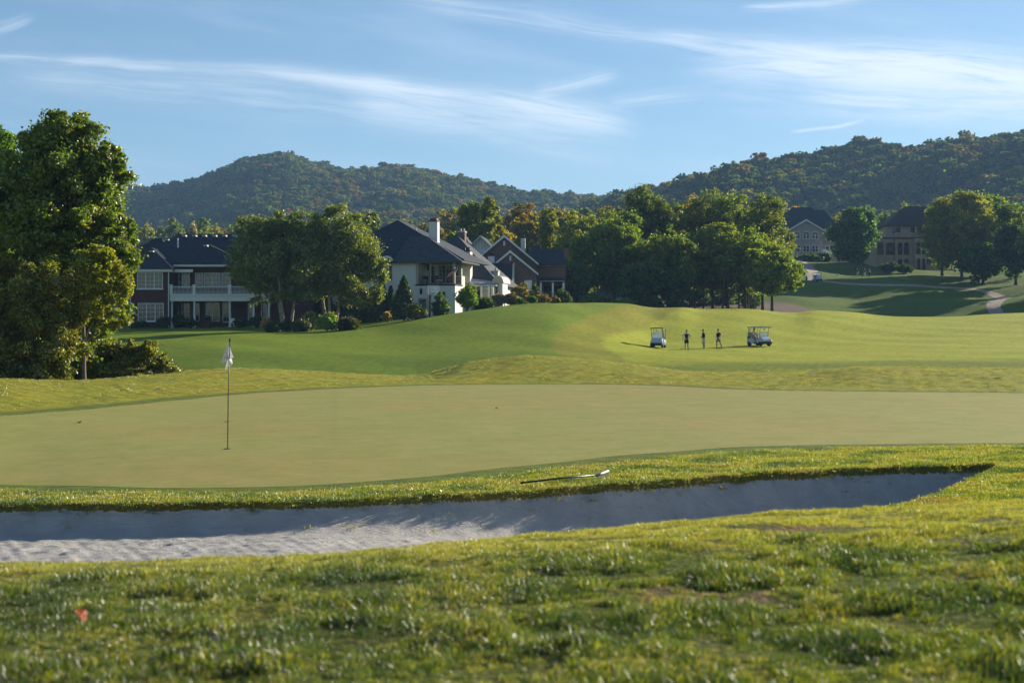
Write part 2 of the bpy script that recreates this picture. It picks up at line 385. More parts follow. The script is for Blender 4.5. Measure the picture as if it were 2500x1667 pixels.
def extras(x, y, Y, bd, gd):
    """undulation, turf relief and the carved bunker"""
    z = 0.0
    far = sstep((Y - 75) / 40); off = sstep(-gd / 1.5)
    z = z + far * (0.10*waves(x, y, 26, 8, 1) + 0.035*waves(x, y, 9, 8, 5))
    z = z + sstep((Y - 240)/20) * sstep((420 - Y)/60) * 0.55*waves(x, y, 34, 7, 20)
    z = z + off * sstep((Y-17)/3) * (1-far) * (0.012 + .008*sstep((Y-40)/10)) * (0.8*waves(x, y, 1.9, 8, 2) + 0.9*waves(x, y, 0.65, 8, 7))
    near = sstep((12.5 - Y) / 2.0)
    z = z + near * (0.008*waves(x, y, 1.1, 8, 4) + 0.004*waves(x, y, 0.4, 8, 8)) * sstep((Y-0.6)/2)
    z = z + sstep(gd/2)*0.006*waves(x, y, 7, 6, 14)
    drop = 0.35 + 0.45*sstep((x + 3.0) / 6)
    dd = np.clip(bd, 0, None)
    c = 0.06*sstep(dd/0.06) + (drop-0.06)*(lambda t_: t_*(2-t_))(np.clip((dd-0.02)/(0.62+0.14*sstep((x+2.)/6)), 0, 1))
    sand = 0.003*waves(x, y, 1.1, 8, 10) + 0.0028*waves(x, y*1.6, 0.34, 8, 18)
    return z - c + np.where(bd > 0.1, sand, 0)*sstep((bd-0.1)/0.4) + sstep((bd-.55)/.3)*(0.007*waves(x*.7, y*1.8, .34, 8, 22) + .005*waves(x*.8, y*1.3, .16, 8, 28))
def H(x, y):
    xa = np.array([float(x)]); ya = np.array([float(y)])
    b, Y = base_h(xa, ya)
    return float((b + extras(xa, ya, Y, bunk_d(xa, ya), green_d(xa, ya)))[0])
def Hmany(x, y):
    # fast lookup on a table of bearings
    th = np.arctan2(x, y); tcl = np.clip(th, -0.58, 0.58); r = np.hypot(x, y)
    px = 1250 + F*np.tan(tcl); Y = r*np.cos(tcl)
    f = np.clip((px - PXS[0])/(PXS[1]-PXS[0]), 0, len(PXS)-1.001); i = np.round(f).astype(int)
    out = np.empty(x.shape)
    for k in np.unique(i):
        m = i == k; out[m] = pchip(_KY[:, k], _KZ[:, k], Y[m])
    return out + extras(x, y, Y, bunk_d(x, y), green_d(x, y))

rows = np.concatenate([np.geomspace(0.4, 3, 14)[:-1], np.linspace(3, 10.5, 76)[:-1], np.linspace(10.5, 16, 60)[:-1], np.linspace(16, 17.8, 50)[:-1], np.linspace(17.8, 23.2, 430)[:-1],
                       np.linspace(23.2, 30, 90)[:-1], np.linspace(30, 80, 230)[:-1], np.linspace(80, 230, 230)[:-1], np.linspace(230, 400, 280)[:-1], np.geomspace(400, 5000, 40)])
angs = np.concatenate([np.linspace(-math.pi, -0.40, 50)[:-1], np.linspace(-0.40, 0.40, 720)[:-1], np.linspace(0.40, math.pi, 50)])
nr, na = len(rows), len(angs)
A2, R2 = np.meshgrid(angs, rows)
ct = np.clip(A2, -0.58, 0.58)
RR = R2 / np.cos(ct)                     # row value is the distance Y
GX, GY = RR*np.sin(A2), RR*np.cos(A2)
GZ = np.empty_like(GX)
for j in range(na):
    ky, kz = knots(1250 + F*math.tan(ct[0, j])); GZ[:, j] = pchip(ky, kz, rows)
BD = bunk_d(GX, GY); GD = green_d(GX, GY)
GZ += extras(GX, GY, R2, BD, GD)
PX = 1250 + F*np.tan(ct)
# turf albedo by mowing zone, plus shade painted in behind the mounds
def lin(*c): return np.array(c, float)
rough_c, fair_c, lawn_c, wedge_c, far_c = lin(.222, .228, .026), lin(.262, .295, .020), lin(.128, .190, .010), lin(.185, .195, .015), lin(.075, .125, .014)
def blend(a, b, m): return a + (b - a)*m[..., None]
col = np.broadcast_to(rough_c, GX.shape + (3,)).copy()
wv = waves(GX, GY, 5.0, 6, 30)*0.35
zone = sstep((R2 - 80 + wv)/4)
b1 = np.interp(R2, [80, 105, 118, 131, 150, 175, 200], [1420, 1350, 1335, 1372, 1440, 1540, 1640])   # lawn | rough strip
b2 = np.interp(R2, [80, 105, 118, 131, 150, 175, 200], [1600, 1500, 1455, 1460, 1560, 1640, 1700])   # rough strip | fairway
c2 = blend(blend(np.broadcast_to(lawn_c, col.shape), wedge_c, sstep((PX - b1 + 10*wv)/16)), fair_c, sstep((PX - b2 + 12*wv)/30))
col = col*(1 - zone[..., None]) + c2*zone[..., None]
dip_shade = sstep((R2-74)/6)*sstep((104-R2)/14); col = blend(col, lin(.125, .165, .009), dip_shade*1.0*sstep((PX-1200)/200))  # darker green painted behind the crests to stand for the shaded dip
lawn_dip_shade = sstep((R2-80)/5)*sstep((118-R2)/22)*sstep((1450-PX)/200); col = blend(col, lin(.070, .120, .007), lawn_dip_shade*0.6)  # same painted shade at the foot of the left lawn
stripe = 0.5 + 0.5*np.sin((GX*0.86 + GY*0.5) * 2*math.pi/9.0 + 0.6*np.sin(GY/17))
stripe = sstep((stripe-0.35)/0.3)
col *= (1 + (zone * 0.10*(stripe-0.5)*sstep((230-R2)/10)))[..., None]
v = sstep((R2 - 222)/12); col = blend(col, far_c, v)
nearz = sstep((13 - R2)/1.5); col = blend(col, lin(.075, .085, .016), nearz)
patch = sstep((waves(GX, GY, 6.5, 8, 25) - 0.5)/0.8) * sstep((R2-60)/6) * (1-zone)
col = blend(col, lin(.20, .155, .055), patch*0.35)
collar = sstep((GD + 1.05)/0.25) * (R2 < 62)
col = blend(col, lin(.100, .140, .030), collar*0.9)
dirt = sstep((BD + 0.02)/0.04)*0.6; col = blend(col, lin(.10, .065, .035), dirt)
bare = sstep((waves(GX, GY, 1.5, 8, 33) - 1.2)/0.5)*nearz; col = blend(col, lin(.16, .10, .06), bare*0.8*sstep((GX+.6)/.5))
# cells by surface
def cellavg(a): return (a[:-1, :-1] + a[1:, :-1] + a[:-1, 1:] + a[1:, 1:])/4
cBD, cGD = cellavg(BD), cellavg(GD); cX, cY, cR, cP = cellavg(GX), cellavg(GY), cellavg(R2), cellavg(PX)
def seg_d(x, y, pts):
    d = np.full(x.shape, 1e9)
    for (ax, ay), (bx, by) in zip(pts[:-1], pts[1:]):
        dx, dy = bx-ax, by-ay; t = np.clip(((x-ax)*dx+(y-ay)*dy)/(dx*dx+dy*dy), 0, 1)
        d = np.minimum(d, np.hypot(x-ax-t*dx, y-ay-t*dy))
    return d
def crom(pts, n=8):
    out = []; p = [pts[0]] + list(pts) + [pts[-1]]
    for i in range(1, len(p)-2):
        for k in range(n):
            t = k/n; a, b, c, d = [np.array(q) for q in p[i-1:i+3]]
            out.append(0.5*((2*b)+(-a+c)*t+(2*a-5*b+4*c-d)*t*t+(-a+3*b-3*c+d)*t**3))
    out.append(np.array(p[-1])); return out
PATH1 = crom([xy(1955, 345), xy(1975, 318), xy(1985, 300), xy(1984, 287), xy(2000, 281.5), xy(2050, 277.5), xy(2120, 275), xy(2200, 276), xy(2300, 279), xy(2370, 279), xy(2420, 274), xy(2452, 265), xy(2440, 257), xy(2425, 250), xy(2440, 243), xy(2475, 236), xy(2530, 228)])
mfar = (cR > 220) & (cR < 350)
pd = np.full(cX.shape, 99.0); pd[mfar] = seg_d(cX[mfar], cY[mfar], PATH1)
is_path = pd < 1.25
md = np.full(cX.shape, 99.0)
is_mulch = (cR > 196) & (cR < 262) & (np.hypot((cX - XP(1760, 225))/24.0, (cY - 226)/26.0) + 0.05*waves(cX, cY, 9, 6, 40) < 1)
is_sand = cBD > 0.05
is_green = (cGD > 0) & ~is_sand
kind = np.zeros(cX.shape, int); kind[is_mulch] = 4; kind[is_path] = 3; kind[is_green] = 2; kind[is_sand] = 1
ii = np.arange(nr*na).reshape(nr, na)
quads = np.stack([ii[:-1, :-1], ii[:-1, 1:], ii[1:, 1:], ii[1:, :-1]], -1)
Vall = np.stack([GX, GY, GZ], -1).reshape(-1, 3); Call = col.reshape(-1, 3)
def grid_obj(name, k, mat):
    q = quads[kind == k].reshape(-1); u, inv = np.unique(q, return_inverse=True)
    # quads are wound so that normals point up
    me = np_mesh(name, Vall[u], 4, inv.reshape(-1, 4)[:, ::-1] if False else inv.reshape(-1, 4), mat, True, {'tint': Call[u]})
    if me.polygons[len(me.polygons)//2].normal.z < 0: me.flip_normals()
    return link(name, me)

# turf shader
def turf_mat(name, fine=60.0, bump=0.6, bdist=0.02, var=0.35, mid=4.0, streak=False, tintmul=(1, 1, 1), sheen=0.0):
    m, t, b = mat_new(name)
    g = t.new('ShaderNodeNewGeometry').outputs['Position']
    at = t.new('ShaderNodeAttribute', attribute_name='tint').outputs[0]
    n1 = t.noise(g, mid, 6, 0.65); n2 = t.noise(g, fine, 3, 0.7); n3 = t.noise(g, 0.35, 4, 0.6)
    nn = t.m('ADD', t.m('MULTIPLY', n1, 0.45), t.m('MULTIPLY', n2, 0.55))
    f = t.m('ADD', t.m('MULTIPLY', t.smooth(n1, 0.36, 0.64), 0.55), t.m('MULTIPLY', t.smooth(n2, 0.33, 0.67), 0.45))
    dark = t.mix(1.0, at, (1 - var, 1 - var*0.85, 1 - var*0.8), 'MULTIPLY'); light = t.mix(1.0, at, (1 + var, 1 + var*0.9, 1 + var*0.6), 'MULTIPLY')
    c = t.mix(f, dark, light)
    c = t.mix(t.smooth(n3, 0.42, 0.68), c, t.mix(1.0, c, (1.16, 1.0, 0.9), 'MULTIPLY'))
    c = t.mix(1.0, c, tintmul, 'MULTIPLY')
    t.l.new(c, b.inputs['Base Color']); b.inputs['Roughness'].default_value = 0.9; b.inputs['Specular IOR Level'].default_value = 0.1
    b.inputs['Sheen Weight'].default_value = sheen; b.inputs['Sheen Roughness'].default_value = 0.5
    t.l.new(t.mix(0.5, c, (.5, .5, .2)), b.inputs['Sheen Tint'])
    bp = t.new('ShaderNodeBump'); bp.inputs['Strength'].default_value = bump; bp.inputs['Distance'].default_value = bdist
    t.l.new(nn, bp.inputs['Height']); t.l.new(bp.outputs[0], b.inputs['Normal'])
    return m
M_turf = turf_mat('turf', 26.0, 0.9, 0.075, 0.36, 2.1)
m, t, b = mat_new('green_turf')
g = t.new('ShaderNodeNewGeometry').outputs['Position']
n1 = t.noise(g, 1.1, 6, 0.62); n2 = t.noise(g, 22, 5, 0.75); n3 = t.noise(g, 0.16, 3, 0.5)
n5 = t.noise(g, 3.2, 7, 0.72)
c = t.mix(t.smooth(n1, 0.34, 0.68), (.250, .252, .075), (.300, .275, .094))
c = t.mix(t.smooth(n3, 0.4, 0.64), c, t.mix(1.0, c, (1.06, .96, .98), 'MULTIPLY'))
c = t.mix(t.smooth(n5, 0.40, 0.62), t.mix(1.0, c, (.90, .94, .90), 'MULTIPLY'), c)
c = t.mix(t.smooth(t.noise(g, 9, 2, .5), 0.74, 0.80), c, (.17, .15, .07))
c = t.mix(t.smooth(n2, 0.30, 0.70), t.mix(1.0, c, (.88, .89, .88), 'MULTIPLY'), t.mix(1.0, c, (1.1, 1.1, 1.08), 'MULTIPLY'))
t.l.new(c, b.inputs['Base Color']); b.inputs['Roughness'].default_value = 0.9; b.inputs['Specular IOR Level'].default_value = 0.08
bp = t.new('ShaderNodeBump'); bp.inputs['Strength'].default_value = 0.35; bp.inputs['Distance'].default_value = 0.01; t.l.new(n2, bp.inputs['Height']); t.l.new(bp.outputs[0], b.inputs['Normal'])
M_green = m
m, t, b = mat_new('sand')
g = t.new('ShaderNodeNewGeometry').outputs['Position']
n1 = t.noise(g, 30, 5, 0.75); n2 = t.noise(g, 2.0, 5, 0.6); n3 = t.noise(g, 120, 2, 0.6)
mp = t.new('ShaderNodeMapping'); t.l.new(g, mp.inputs[0]); mp.inputs['Rotation'].default_value = (0, 0, 0.15); mp.inputs['Scale'].default_value = (5, 16, 4)
n4 = t.noise(mp.outputs[0], 1.8, 6, 0.68, 0.8)
c = t.mix(t.smooth(n2, 0.35, 0.7), (.46, .44, .42), (.56, .54, .51))
c = t.mix(t.smooth(n3, 0.62, 0.75), c, (.30, .28, .26)); c = t.mix(t.smooth(n1, 0.66, 0.74), c, (.22, .19, .15))
t.l.new(c, b.inputs['Base Color']); b.inputs['Roughness'].default_value = 0.95; b.inputs['Specular IOR Level'].default_value = 0.1
bp = t.new('ShaderNodeBump'); bp.inputs['Strength'].default_value = 1.0; bp.inputs['Distance'].default_value = 0.055
t.l.new(t.m('ADD', t.m('MULTIPLY', n4, 1.0), t.m('MULTIPLY', n1, 0.45)), bp.inputs['Height']); t.l.new(bp.outputs[0], b.inputs['Normal'])
M_sand = m
M_path = simple('concrete_path', (.30, .235, .18), 0.9, var=0.12, scale=0.8, bump=0.2)
M_mulch = simple('mulch', (.10, .058, .038), 0.95, var=0.4, scale=6, bump=0.8)
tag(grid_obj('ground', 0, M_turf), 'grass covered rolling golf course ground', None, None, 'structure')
tag(grid_obj('bunker_sand', 1, M_sand), 'pale raked sand lying in the shaded bunker', None, None, 'structure')
tag(grid_obj('putting_green', 2, M_green), 'closely mown olive tan putting green', None, None, 'structure')
tag(grid_obj('cart_path', 3, M_path), 'pale winding concrete cart path on the far slope', None, None, 'structure')
tag(grid_obj('mulch_bed', 4, M_mulch), 'brown mulch ground below the grove trees', None, None, 'structure')

# ------------------------------------------------------------------ hills
def hill(name, sil, y0, yr, y1, zb, cover, seed, n1=150, n2=90, spur=10):
    pxs = np.linspace(sil[0][0], sil[-1][0], n1); Ys = np.concatenate([np.linspace(y0, yr, n2)[:-1], np.linspace(yr, y1, 25)])
    rpy = pchip([s[0] for s in sil], [s[1] for s in sil], pxs)
    PXg, Yg = np.meshgrid(pxs, Ys); X = XP(PXg, Yg)
    zr = (HZ - rpy)/F*yr - cover
    tt = np.where(Yg <= yr, (Yg - y0)/(yr - y0), 1 - (Yg - yr)/(y1 - yr)*0.9)
    f = np.where(Yg <= yr, 0.5*sstep(tt) + 0.5*np.clip(tt, 0, 1)**1.25, sstep(tt))
    Z = zb + (zr[None, :] - zb)*f
    en = np.sin(np.clip(tt, 0, 1)*math.pi)**0.8
    Z = Z + en*spur*(waves(X, Yg*0.45, 260, 7, seed) + 0.45*waves(X, Yg*0.6, 95, 7, seed+6))
    i2 = np.arange(len(Ys)*n1).reshape(len(Ys), n1)
    q = np.stack([i2[:-1, :-1], i2[:-1, 1:], i2[1:, 1:], i2[1:, :-1]], -1).reshape(-1, 4)
    me = np_mesh(name, np.stack([X, Yg, Z], -1).reshape(-1, 3), 4, q, M_hill, True)
    o = link(name, me); tag(o, 'wooded hill rising behind the golf course', None, None, 'structure')
    return pxs, Ys, X, Z
M_hill = simple('hill_soil', (.045, .05, .022), 0.95, var=0.3, scale=0.02)
SIL_L = [(-900, 520), (-300, 500), (0, 480), (280, 468), (420, 443), (520, 420), (590, 384), (640, 371), (700, 370), (765, 386), (850, 406), (900, 408), (950, 398), (1010, 402), (1100, 425), (1180, 440), (1250, 454), (1330, 460), (1400, 469), (1470, 476), (1560, 478), (1700, 490), (2000, 520)]
SIL_R = [(1300, 560), (1480, 492), (1560, 476), (1640, 460), (1720, 442), (1800, 414), (1900, 393), (2000, 380), (2080, 368), (2160, 360), (2240, 358), (2330, 346), (2400, 340), (2460, 328), (2500, 318), (2700, 290), (3000, 270), (3500, 330)]
HL = hill('hill', SIL_L, 560, 1450, 2300, 8, 13, 2, spur=9)
HR = hill('hill', SIL_R, 430, 1050, 1900, 16, 13, 11, spur=11)
# ------------------------------------------------------------------ vegetation
M_leaf = foliage('leaf', trans=0.45, gloss=0.03)
M_leafgloss = foliage('glossy_leaf', trans=0.42, gloss=0.055)
M_bark = simple('bark', (.075, .058, .042), 0.95, var=0.35, scale=4, bump=0.8)
M_palebark = simple('pale_bark', (.30, .24, .18), 0.9, var=0.4, scale=3, bump=0.6)
M_twig = simple('grey_bark', (.16, .13, .105), 0.9, var=0.3, scale=4, bump=0.5)
PAL = {
 'dark':   [(0.029, 0.059, 0.013), (0.043, 0.081, 0.015), (0.061, 0.105, 0.017)],
 'maple':  [(0.051, 0.099, 0.013), (0.088, 0.152, 0.017), (0.138, 0.206, 0.019), (0.196, 0.251, 0.023)],
 'birch':  [(0.114, 0.144, 0.027), (0.165, 0.191, 0.033), (0.242, 0.256, 0.042), (0.075, 0.107, 0.022)],
 'olive':  [(0.117, 0.147, 0.019), (0.177, 0.193, 0.021), (0.255, 0.251, 0.025), (0.088, 0.125, 0.019)],
 'lime':   [(0.145, 0.252, 0.021), (0.217, 0.308, 0.021), (0.102, 0.196, 0.021)],
 'yellow': [(.21, .22, .018), (.28, .27, .020), (.13, .17, .016), (.25, .21, .018)],
 'rust':   [(0.293, 0.152, 0.029), (0.392, 0.197, 0.032), (0.216, 0.161, 0.026), (0.147, 0.134, 0.023)],
 'orange': [(0.377, 0.182, 0.026), (0.464, 0.210, 0.026), (0.232, 0.168, 0.023)],
 'green':  [(0.058, 0.125, 0.019), (0.088, 0.170, 0.023), (0.117, 0.206, 0.025)],
 'bluish': [(0.055, 0.099, 0.032), (0.088, 0.143, 0.044), (0.127, 0.179, 0.058)],
 'tan':    [(0.435, 0.294, 0.137), (0.551, 0.378, 0.179), (0.319, 0.224, 0.095), (0.145, 0.140, 0.042)],
 'maroon': [(.085, .032, .022), (.12, .042, .026), (.055, .035, .018), (.10, .06, .025)],
 'vine':   [(0.088, 0.134, 0.019), (0.147, 0.197, 0.021), (0.255, 0.251, 0.023), (0.313, 0.197, 0.026), (0.058, 0.090, 0.013)],
}
def rdirs(rs, n):
    v = rs.normal(size=(n, 3)); return v / np.linalg.norm(v, axis=1, keepdims=True)
def leaf_mesh(name, C, N, size, col, rs, mat, aspect=0.62, fold=0.0):
    """diamond leaves at centres C, normals N"""
    n = len(C); a = np.cross(N, rdirs(rs, n)); a /= np.linalg.norm(a, axis=1, keepdims=True) + 1e-9; b = np.cross(N, a)
    s = (size * rs.uniform(0.6, 1.35, n))[:, None]
    V = np.stack([C + a*s, C + b*s*aspect + N*s*0.12, C - a*s, C - b*s*aspect + N*s*0.12], 1).reshape(-1, 3)
    return np_mesh(name, V, 4, np.arange(4*n), mat, False, {'tint': np.repeat(col, 4, 0)})
def crown_pts(blobs, n, rs, clump=0.22, shell=0.14, inner=0.2, droop=0.0, cull=0.15, nsub=None):
    """leaves sit in clumps on the upper, outer sides of many small lobes, which sit on the surface of the blobs"""
    B = np.array(blobs, float); wgt = (B[:, 3]*B[:, 4] + B[:, 3]*B[:, 5] + B[:, 4]*B[:, 5]); wgt /= wgt.sum()
    big = B[:, 3:6].max()
    S = []
    for b, w_ in zip(B, wgt):
        k = nsub or max(5, int(round(9 + 14*w_*len(B)/3))); d = rdirs(rs, k); d[:, 2] = d[:, 2]*.9 + .08
        f = rs.uniform(.62, 1.0, k); f[rs.rand(k) < inner*.6] *= .6
        q = rs.uniform(.22, .40, k)[:, None]
        S.append(np.concatenate([b[:3] + d*b[3:6]*f[:, None], np.maximum(b[3:6]*q, 0.10*big*rs.uniform(.7, 1.3, (k, 1)))], 1))
    S = np.concatenate(S); S = S[rs.rand(len(S)) > cull]
    # drop lobes lying deep inside other blobs
    keep = np.ones(len(S), bool)
    for b in B:
        q = np.linalg.norm((S[:, :3] - b[:3])/b[3:6], axis=1); keep &= ~((q < 0.5) & (rs.rand(len(S)) < 0.7))
    S = S[keep]; sw = S[:, 3]*S[:, 5] + S[:, 3]*S[:, 4]; sw /= sw.sum()
    per = 14; nc = max(8, int(n/per)); bi = rs.choice(len(S), nc, p=sw); d = rdirs(rs, nc); d[:, 2] += .35; d /= np.linalg.norm(d, axis=1, keepdims=True)
    rr = 1 - np.abs(rs.normal(0, .28, nc)); cc = S[bi, :3] + d*S[bi, 3:6]*np.clip(rr, .1, 1.2)[:, None]
    cs = S[bi, 3:6].mean(1)*(0.12 + clump)*rs.uniform(.4, 1.3, nc)
    k = rs.poisson(per, nc); ci = np.repeat(np.arange(nc), k)
    P_ = cc[ci] + rs.normal(size=(len(ci), 3))*cs[ci][:, None]*np.array([1, 1, .7])
    if droop: P_[:, 2] -= droop*np.abs(rs.normal(size=len(ci)))
    N = rdirs(rs, len(ci)) + d[ci]*0.9 + np.array([0, 0, .25]); N /= np.linalg.norm(N, axis=1, keepdims=True)
    return P_, N, ci, nc
def dense_pts(blobs, n, rs, clump=0.2, shell=0.08, inner=0.3, droop=0.0, cull=0.05):
    B = np.array(blobs, float); wgt = (B[:, 3]*B[:, 4] + B[:, 3]*B[:, 5] + B[:, 4]*B[:, 5]); wgt /= wgt.sum()
    nc = max(6, int(n/20)); bi = rs.choice(len(B), nc, p=wgt); d = rdirs(rs, nc)
    rr = np.where(rs.rand(nc) < inner, rs.uniform(0.4, 0.9, nc), 1 - np.abs(rs.normal(0, shell, nc)) + rs.normal(0, 0.07, nc))
    cc = B[bi, :3] + d*B[bi, 3:6]*rr[:, None]; cs = B[bi, 3:6].mean(1)*clump*rs.uniform(.3, 1.3, nc); k = rs.poisson(20, nc); ci = np.repeat(np.arange(nc), k)
    P_ = cc[ci] + rs.normal(size=(len(ci), 3))*cs[ci][:, None]*np.array([1, 1, .8])
    if droop: P_[:, 2] -= droop*np.abs(rs.normal(size=len(ci)))
    N = rdirs(rs, len(ci)) + d[ci]*0.6 + np.array([0, 0, .3]); N /= np.linalg.norm(N, axis=1, keepdims=True)
    return P_, N, ci, nc
def leafcols(pal, ci, nc, rs, jit=0.25, accent=None, P_=None, pacc=0.0):
    Cp = np.array(PAL[pal]); base = Cp[rs.randint(len(Cp), size=nc)]; base = 0.55*base + 0.45*Cp.mean(0)
    c = base[ci]; own = Cp[rs.randint(len(Cp), size=len(ci))]; c = 0.6*c + 0.4*own
    if accent:
        A = np.array(PAL[accent]); am = rs.rand(nc) < pacc; am2 = am[ci] | (rs.rand(len(ci)) < pacc*0.3)
        c = np.where(am2[:, None], A[rs.randint(len(A), size=len(ci))], c)
    return np.clip(c*rs.uniform(1-jit, 1+jit, (len(ci), 1)), 0, 1)
def auto_blobs(w, d, h, zc, rs, n=14, sub=0.36, flat=0.0):
    out = [(0, 0, zc, w*0.34, d*0.34, h*0.36)]
    for i in range(n):
        t = (i+0.5)/n; ph = i*2.39996 + rs.uniform(-.3, .3); cz = 1-2*t; cr = math.sqrt(max(0, 1-cz*cz))
        r = rs.uniform(0.52, 0.72); s = sub*rs.uniform(0.75, 1.25)
        if cz < -0.3: s *= 0.8
        out.append((math.cos(ph)*cr*w/2*r, math.sin(ph)*cr*d/2*r, zc + cz*h/2*r, w/2*s, d/2*s, h/2*s*rs.uniform(.8, 1.1)))
    return out
def trunk_mb(blobs, h0, r0, rs, stems=1, lean=0.0, nl=None, zc=None):
    mb = MB(); B = sorted(blobs, key=lambda b: -b[3]*b[5])
    if zc is None: zc = B[0][2]
    tops = []
    for s in range(stems):
        a = 2*math.pi*s/stems + rs.uniform(0, 1); sp_ = (0.12 + 0.1*rs.rand())*zc if stems > 1 else lean
        tx, ty = math.cos(a)*sp_, math.sin(a)*sp_
        bx, by = (math.cos(a)*r0*1.2, math.sin(a)*r0*1.2) if stems > 1 else (0, 0)
        pts = []; nseg = 7
        for i in range(nseg+1):
            t = i/nseg; pts.append((bx + tx*t + rs.normal(0, .03)*zc*0.15*t, by + ty*t + rs.normal(0, .03)*zc*0.15*t, -0.3 + (zc+0.3)*t))
        rr = [r0*(1-0.6*(i/nseg))*(1.35 if i == 0 else 1) for i in range(nseg+1)]
        if stems > 1: rr = [q*0.6 for q in rr]
        mb.tube(pts, rr, 9); tops.append((pts, rr))
    for j, b in enumerate(blobs[1:] if nl is None else blobs[1:1+nl]):
        pts, rr = tops[j % stems]; k = rs.randint(3, len(pts)-1); p0 = Vector(pts[k]); p1 = Vector(b[:3])
        if p1.z < p0.z - 0.5: k = 3; p0 = Vector(pts[k])
        mid = p0.lerp(p1, 0.5) + Vector((0, 0, (p1-p0).length*0.12))
        mb.tube([p0, p0.lerp(mid, 0.5) + Vector((rs.normal(0, .05), rs.normal(0, .05), 0)), mid, p1], [rr[k]*0.5, rr[k]*0.4, rr[k]*0.27, rr[k]*0.1], 6, caps=False)
        for q in range(2):
            e = mid + Vector(rdirs(rs, 1)[0])*b[3]*0.9; mb.tube([mid, mid.lerp(e, .5) + Vector((0, 0, .1)), e], [rr[k]*0.2, rr[k]*0.13, rr[k]*0.04], 5, caps=False)
    return mb
def make_tree(name, label, cat, loc, w, h, zc_frac=None, crown_h=None, pal='olive', n=16000, leaf=0.2, seed=0, accent=None, pacc=0.0, trunk_r=None, stems=1,
              bark=None, blobs=None, nb=14, sub=0.36, group=None, inner=0.2, droop=0.0, clump=0.22, cull=0.15, depth=None, leafmat=None, rz=0.0, lean=0.0, dense=False):
    rs = np.random.RandomState(seed); ch = crown_h or h*0.8; zc = h - ch/2
    bl = blobs or auto_blobs(w, depth or w*0.85, ch, zc, rs, nb, sub)
    P_, N, ci, nc = (dense_pts if dense else crown_pts)(bl, n, rs, clump=clump, inner=inner, droop=droop, cull=cull)
    c = leafcols(pal, ci, nc, rs, accent=accent, pacc=pacc)
    t = empty(name, loc, rz); tag(t, label, cat, group)
    link('crown', leaf_mesh('crown', P_, N, leaf, c, rs, leafmat or M_leaf), t)
    trunk_mb(bl, h, trunk_r or h*0.022, rs, stems, lean=lean, zc=min(zc + ch*0.12, h*0.85)).build('trunk', bark or M_bark, t, smooth=True)
    return t
def tree_at(name, label, cat, px, Y, top, wpx, cbot=None, base=None, **k):
    """place a tree so its top and crown width match the survey"""
    x = XP(px, Y); z0 = H(x, Y) if base is None else (HZ - base)/F*Y
    h = (HZ - top)/F*Y - z0; wd = wpx/F*Y
    ch = (cbot - top)/F*Y if cbot else h*0.85
    return make_tree(name, label, cat, (x, Y, z0 - 0.05), wd, h, crown_h=min(ch, h*0.97), **k)
def shrub_at(label, px, Y, top, wpx, pal, n=3500, leaf=0.09, seed=0, name='shrub', cat='shrub', base=None, round_=False, group=None, accent=None, pacc=0, upright=False, droop=0.0, leafmat=None, depth=None):
    rs = np.random.RandomState(seed+900); x = XP(px, Y); z0 = H(x, Y) if base is None else (HZ-base)/F*Y
    h = (HZ-top)/F*Y - z0; wd = wpx/F*Y; dp = depth or wd*0.8
    if round_: bl = [(0, 0, h*0.45, wd*0.5, dp*0.5, h*0.55)]
    elif upright: bl = [(rs.normal(0, wd*.03), rs.normal(0, wd*.03), h*t, wd*0.5*q, dp*0.5*q, h*0.17) for t, q in ((.14, .9), (.3, 1), (.46, .84), (.6, .66), (.74, .44), (.86, .24))]
    else: bl = auto_blobs(wd, dp, h*0.95, h*0.52, rs, 9, 0.42)
    P_, N, ci, nc = dense_pts(bl, n, rs, droop=droop)
    P_ = P_[P_[:, 2] > -0.05]; ci = ci[:len(P_)]; N = N[:len(P_)]
    c = leafcols(pal, ci, nc, rs, accent=accent, pacc=pacc)
    t = empty(name, (x, Y, z0-0.03)); tag(t, label, cat, group)
    link('foliage', leaf_mesh('foliage', P_, N, leaf, c, rs, leafmat or M_leaf), t)
    mb = MB()
    for i in range(5):
        a = i*1.3; mb.tube([(0, 0, -.1), (math.cos(a)*wd*.12, math.sin(a)*dp*.12, h*.35), (math.cos(a)*wd*.25, math.sin(a)*dp*.25, h*.72)], [.035, .025, .008], 5, caps=False)
    mb.build('stem', M_bark, t, smooth=True)
    return t

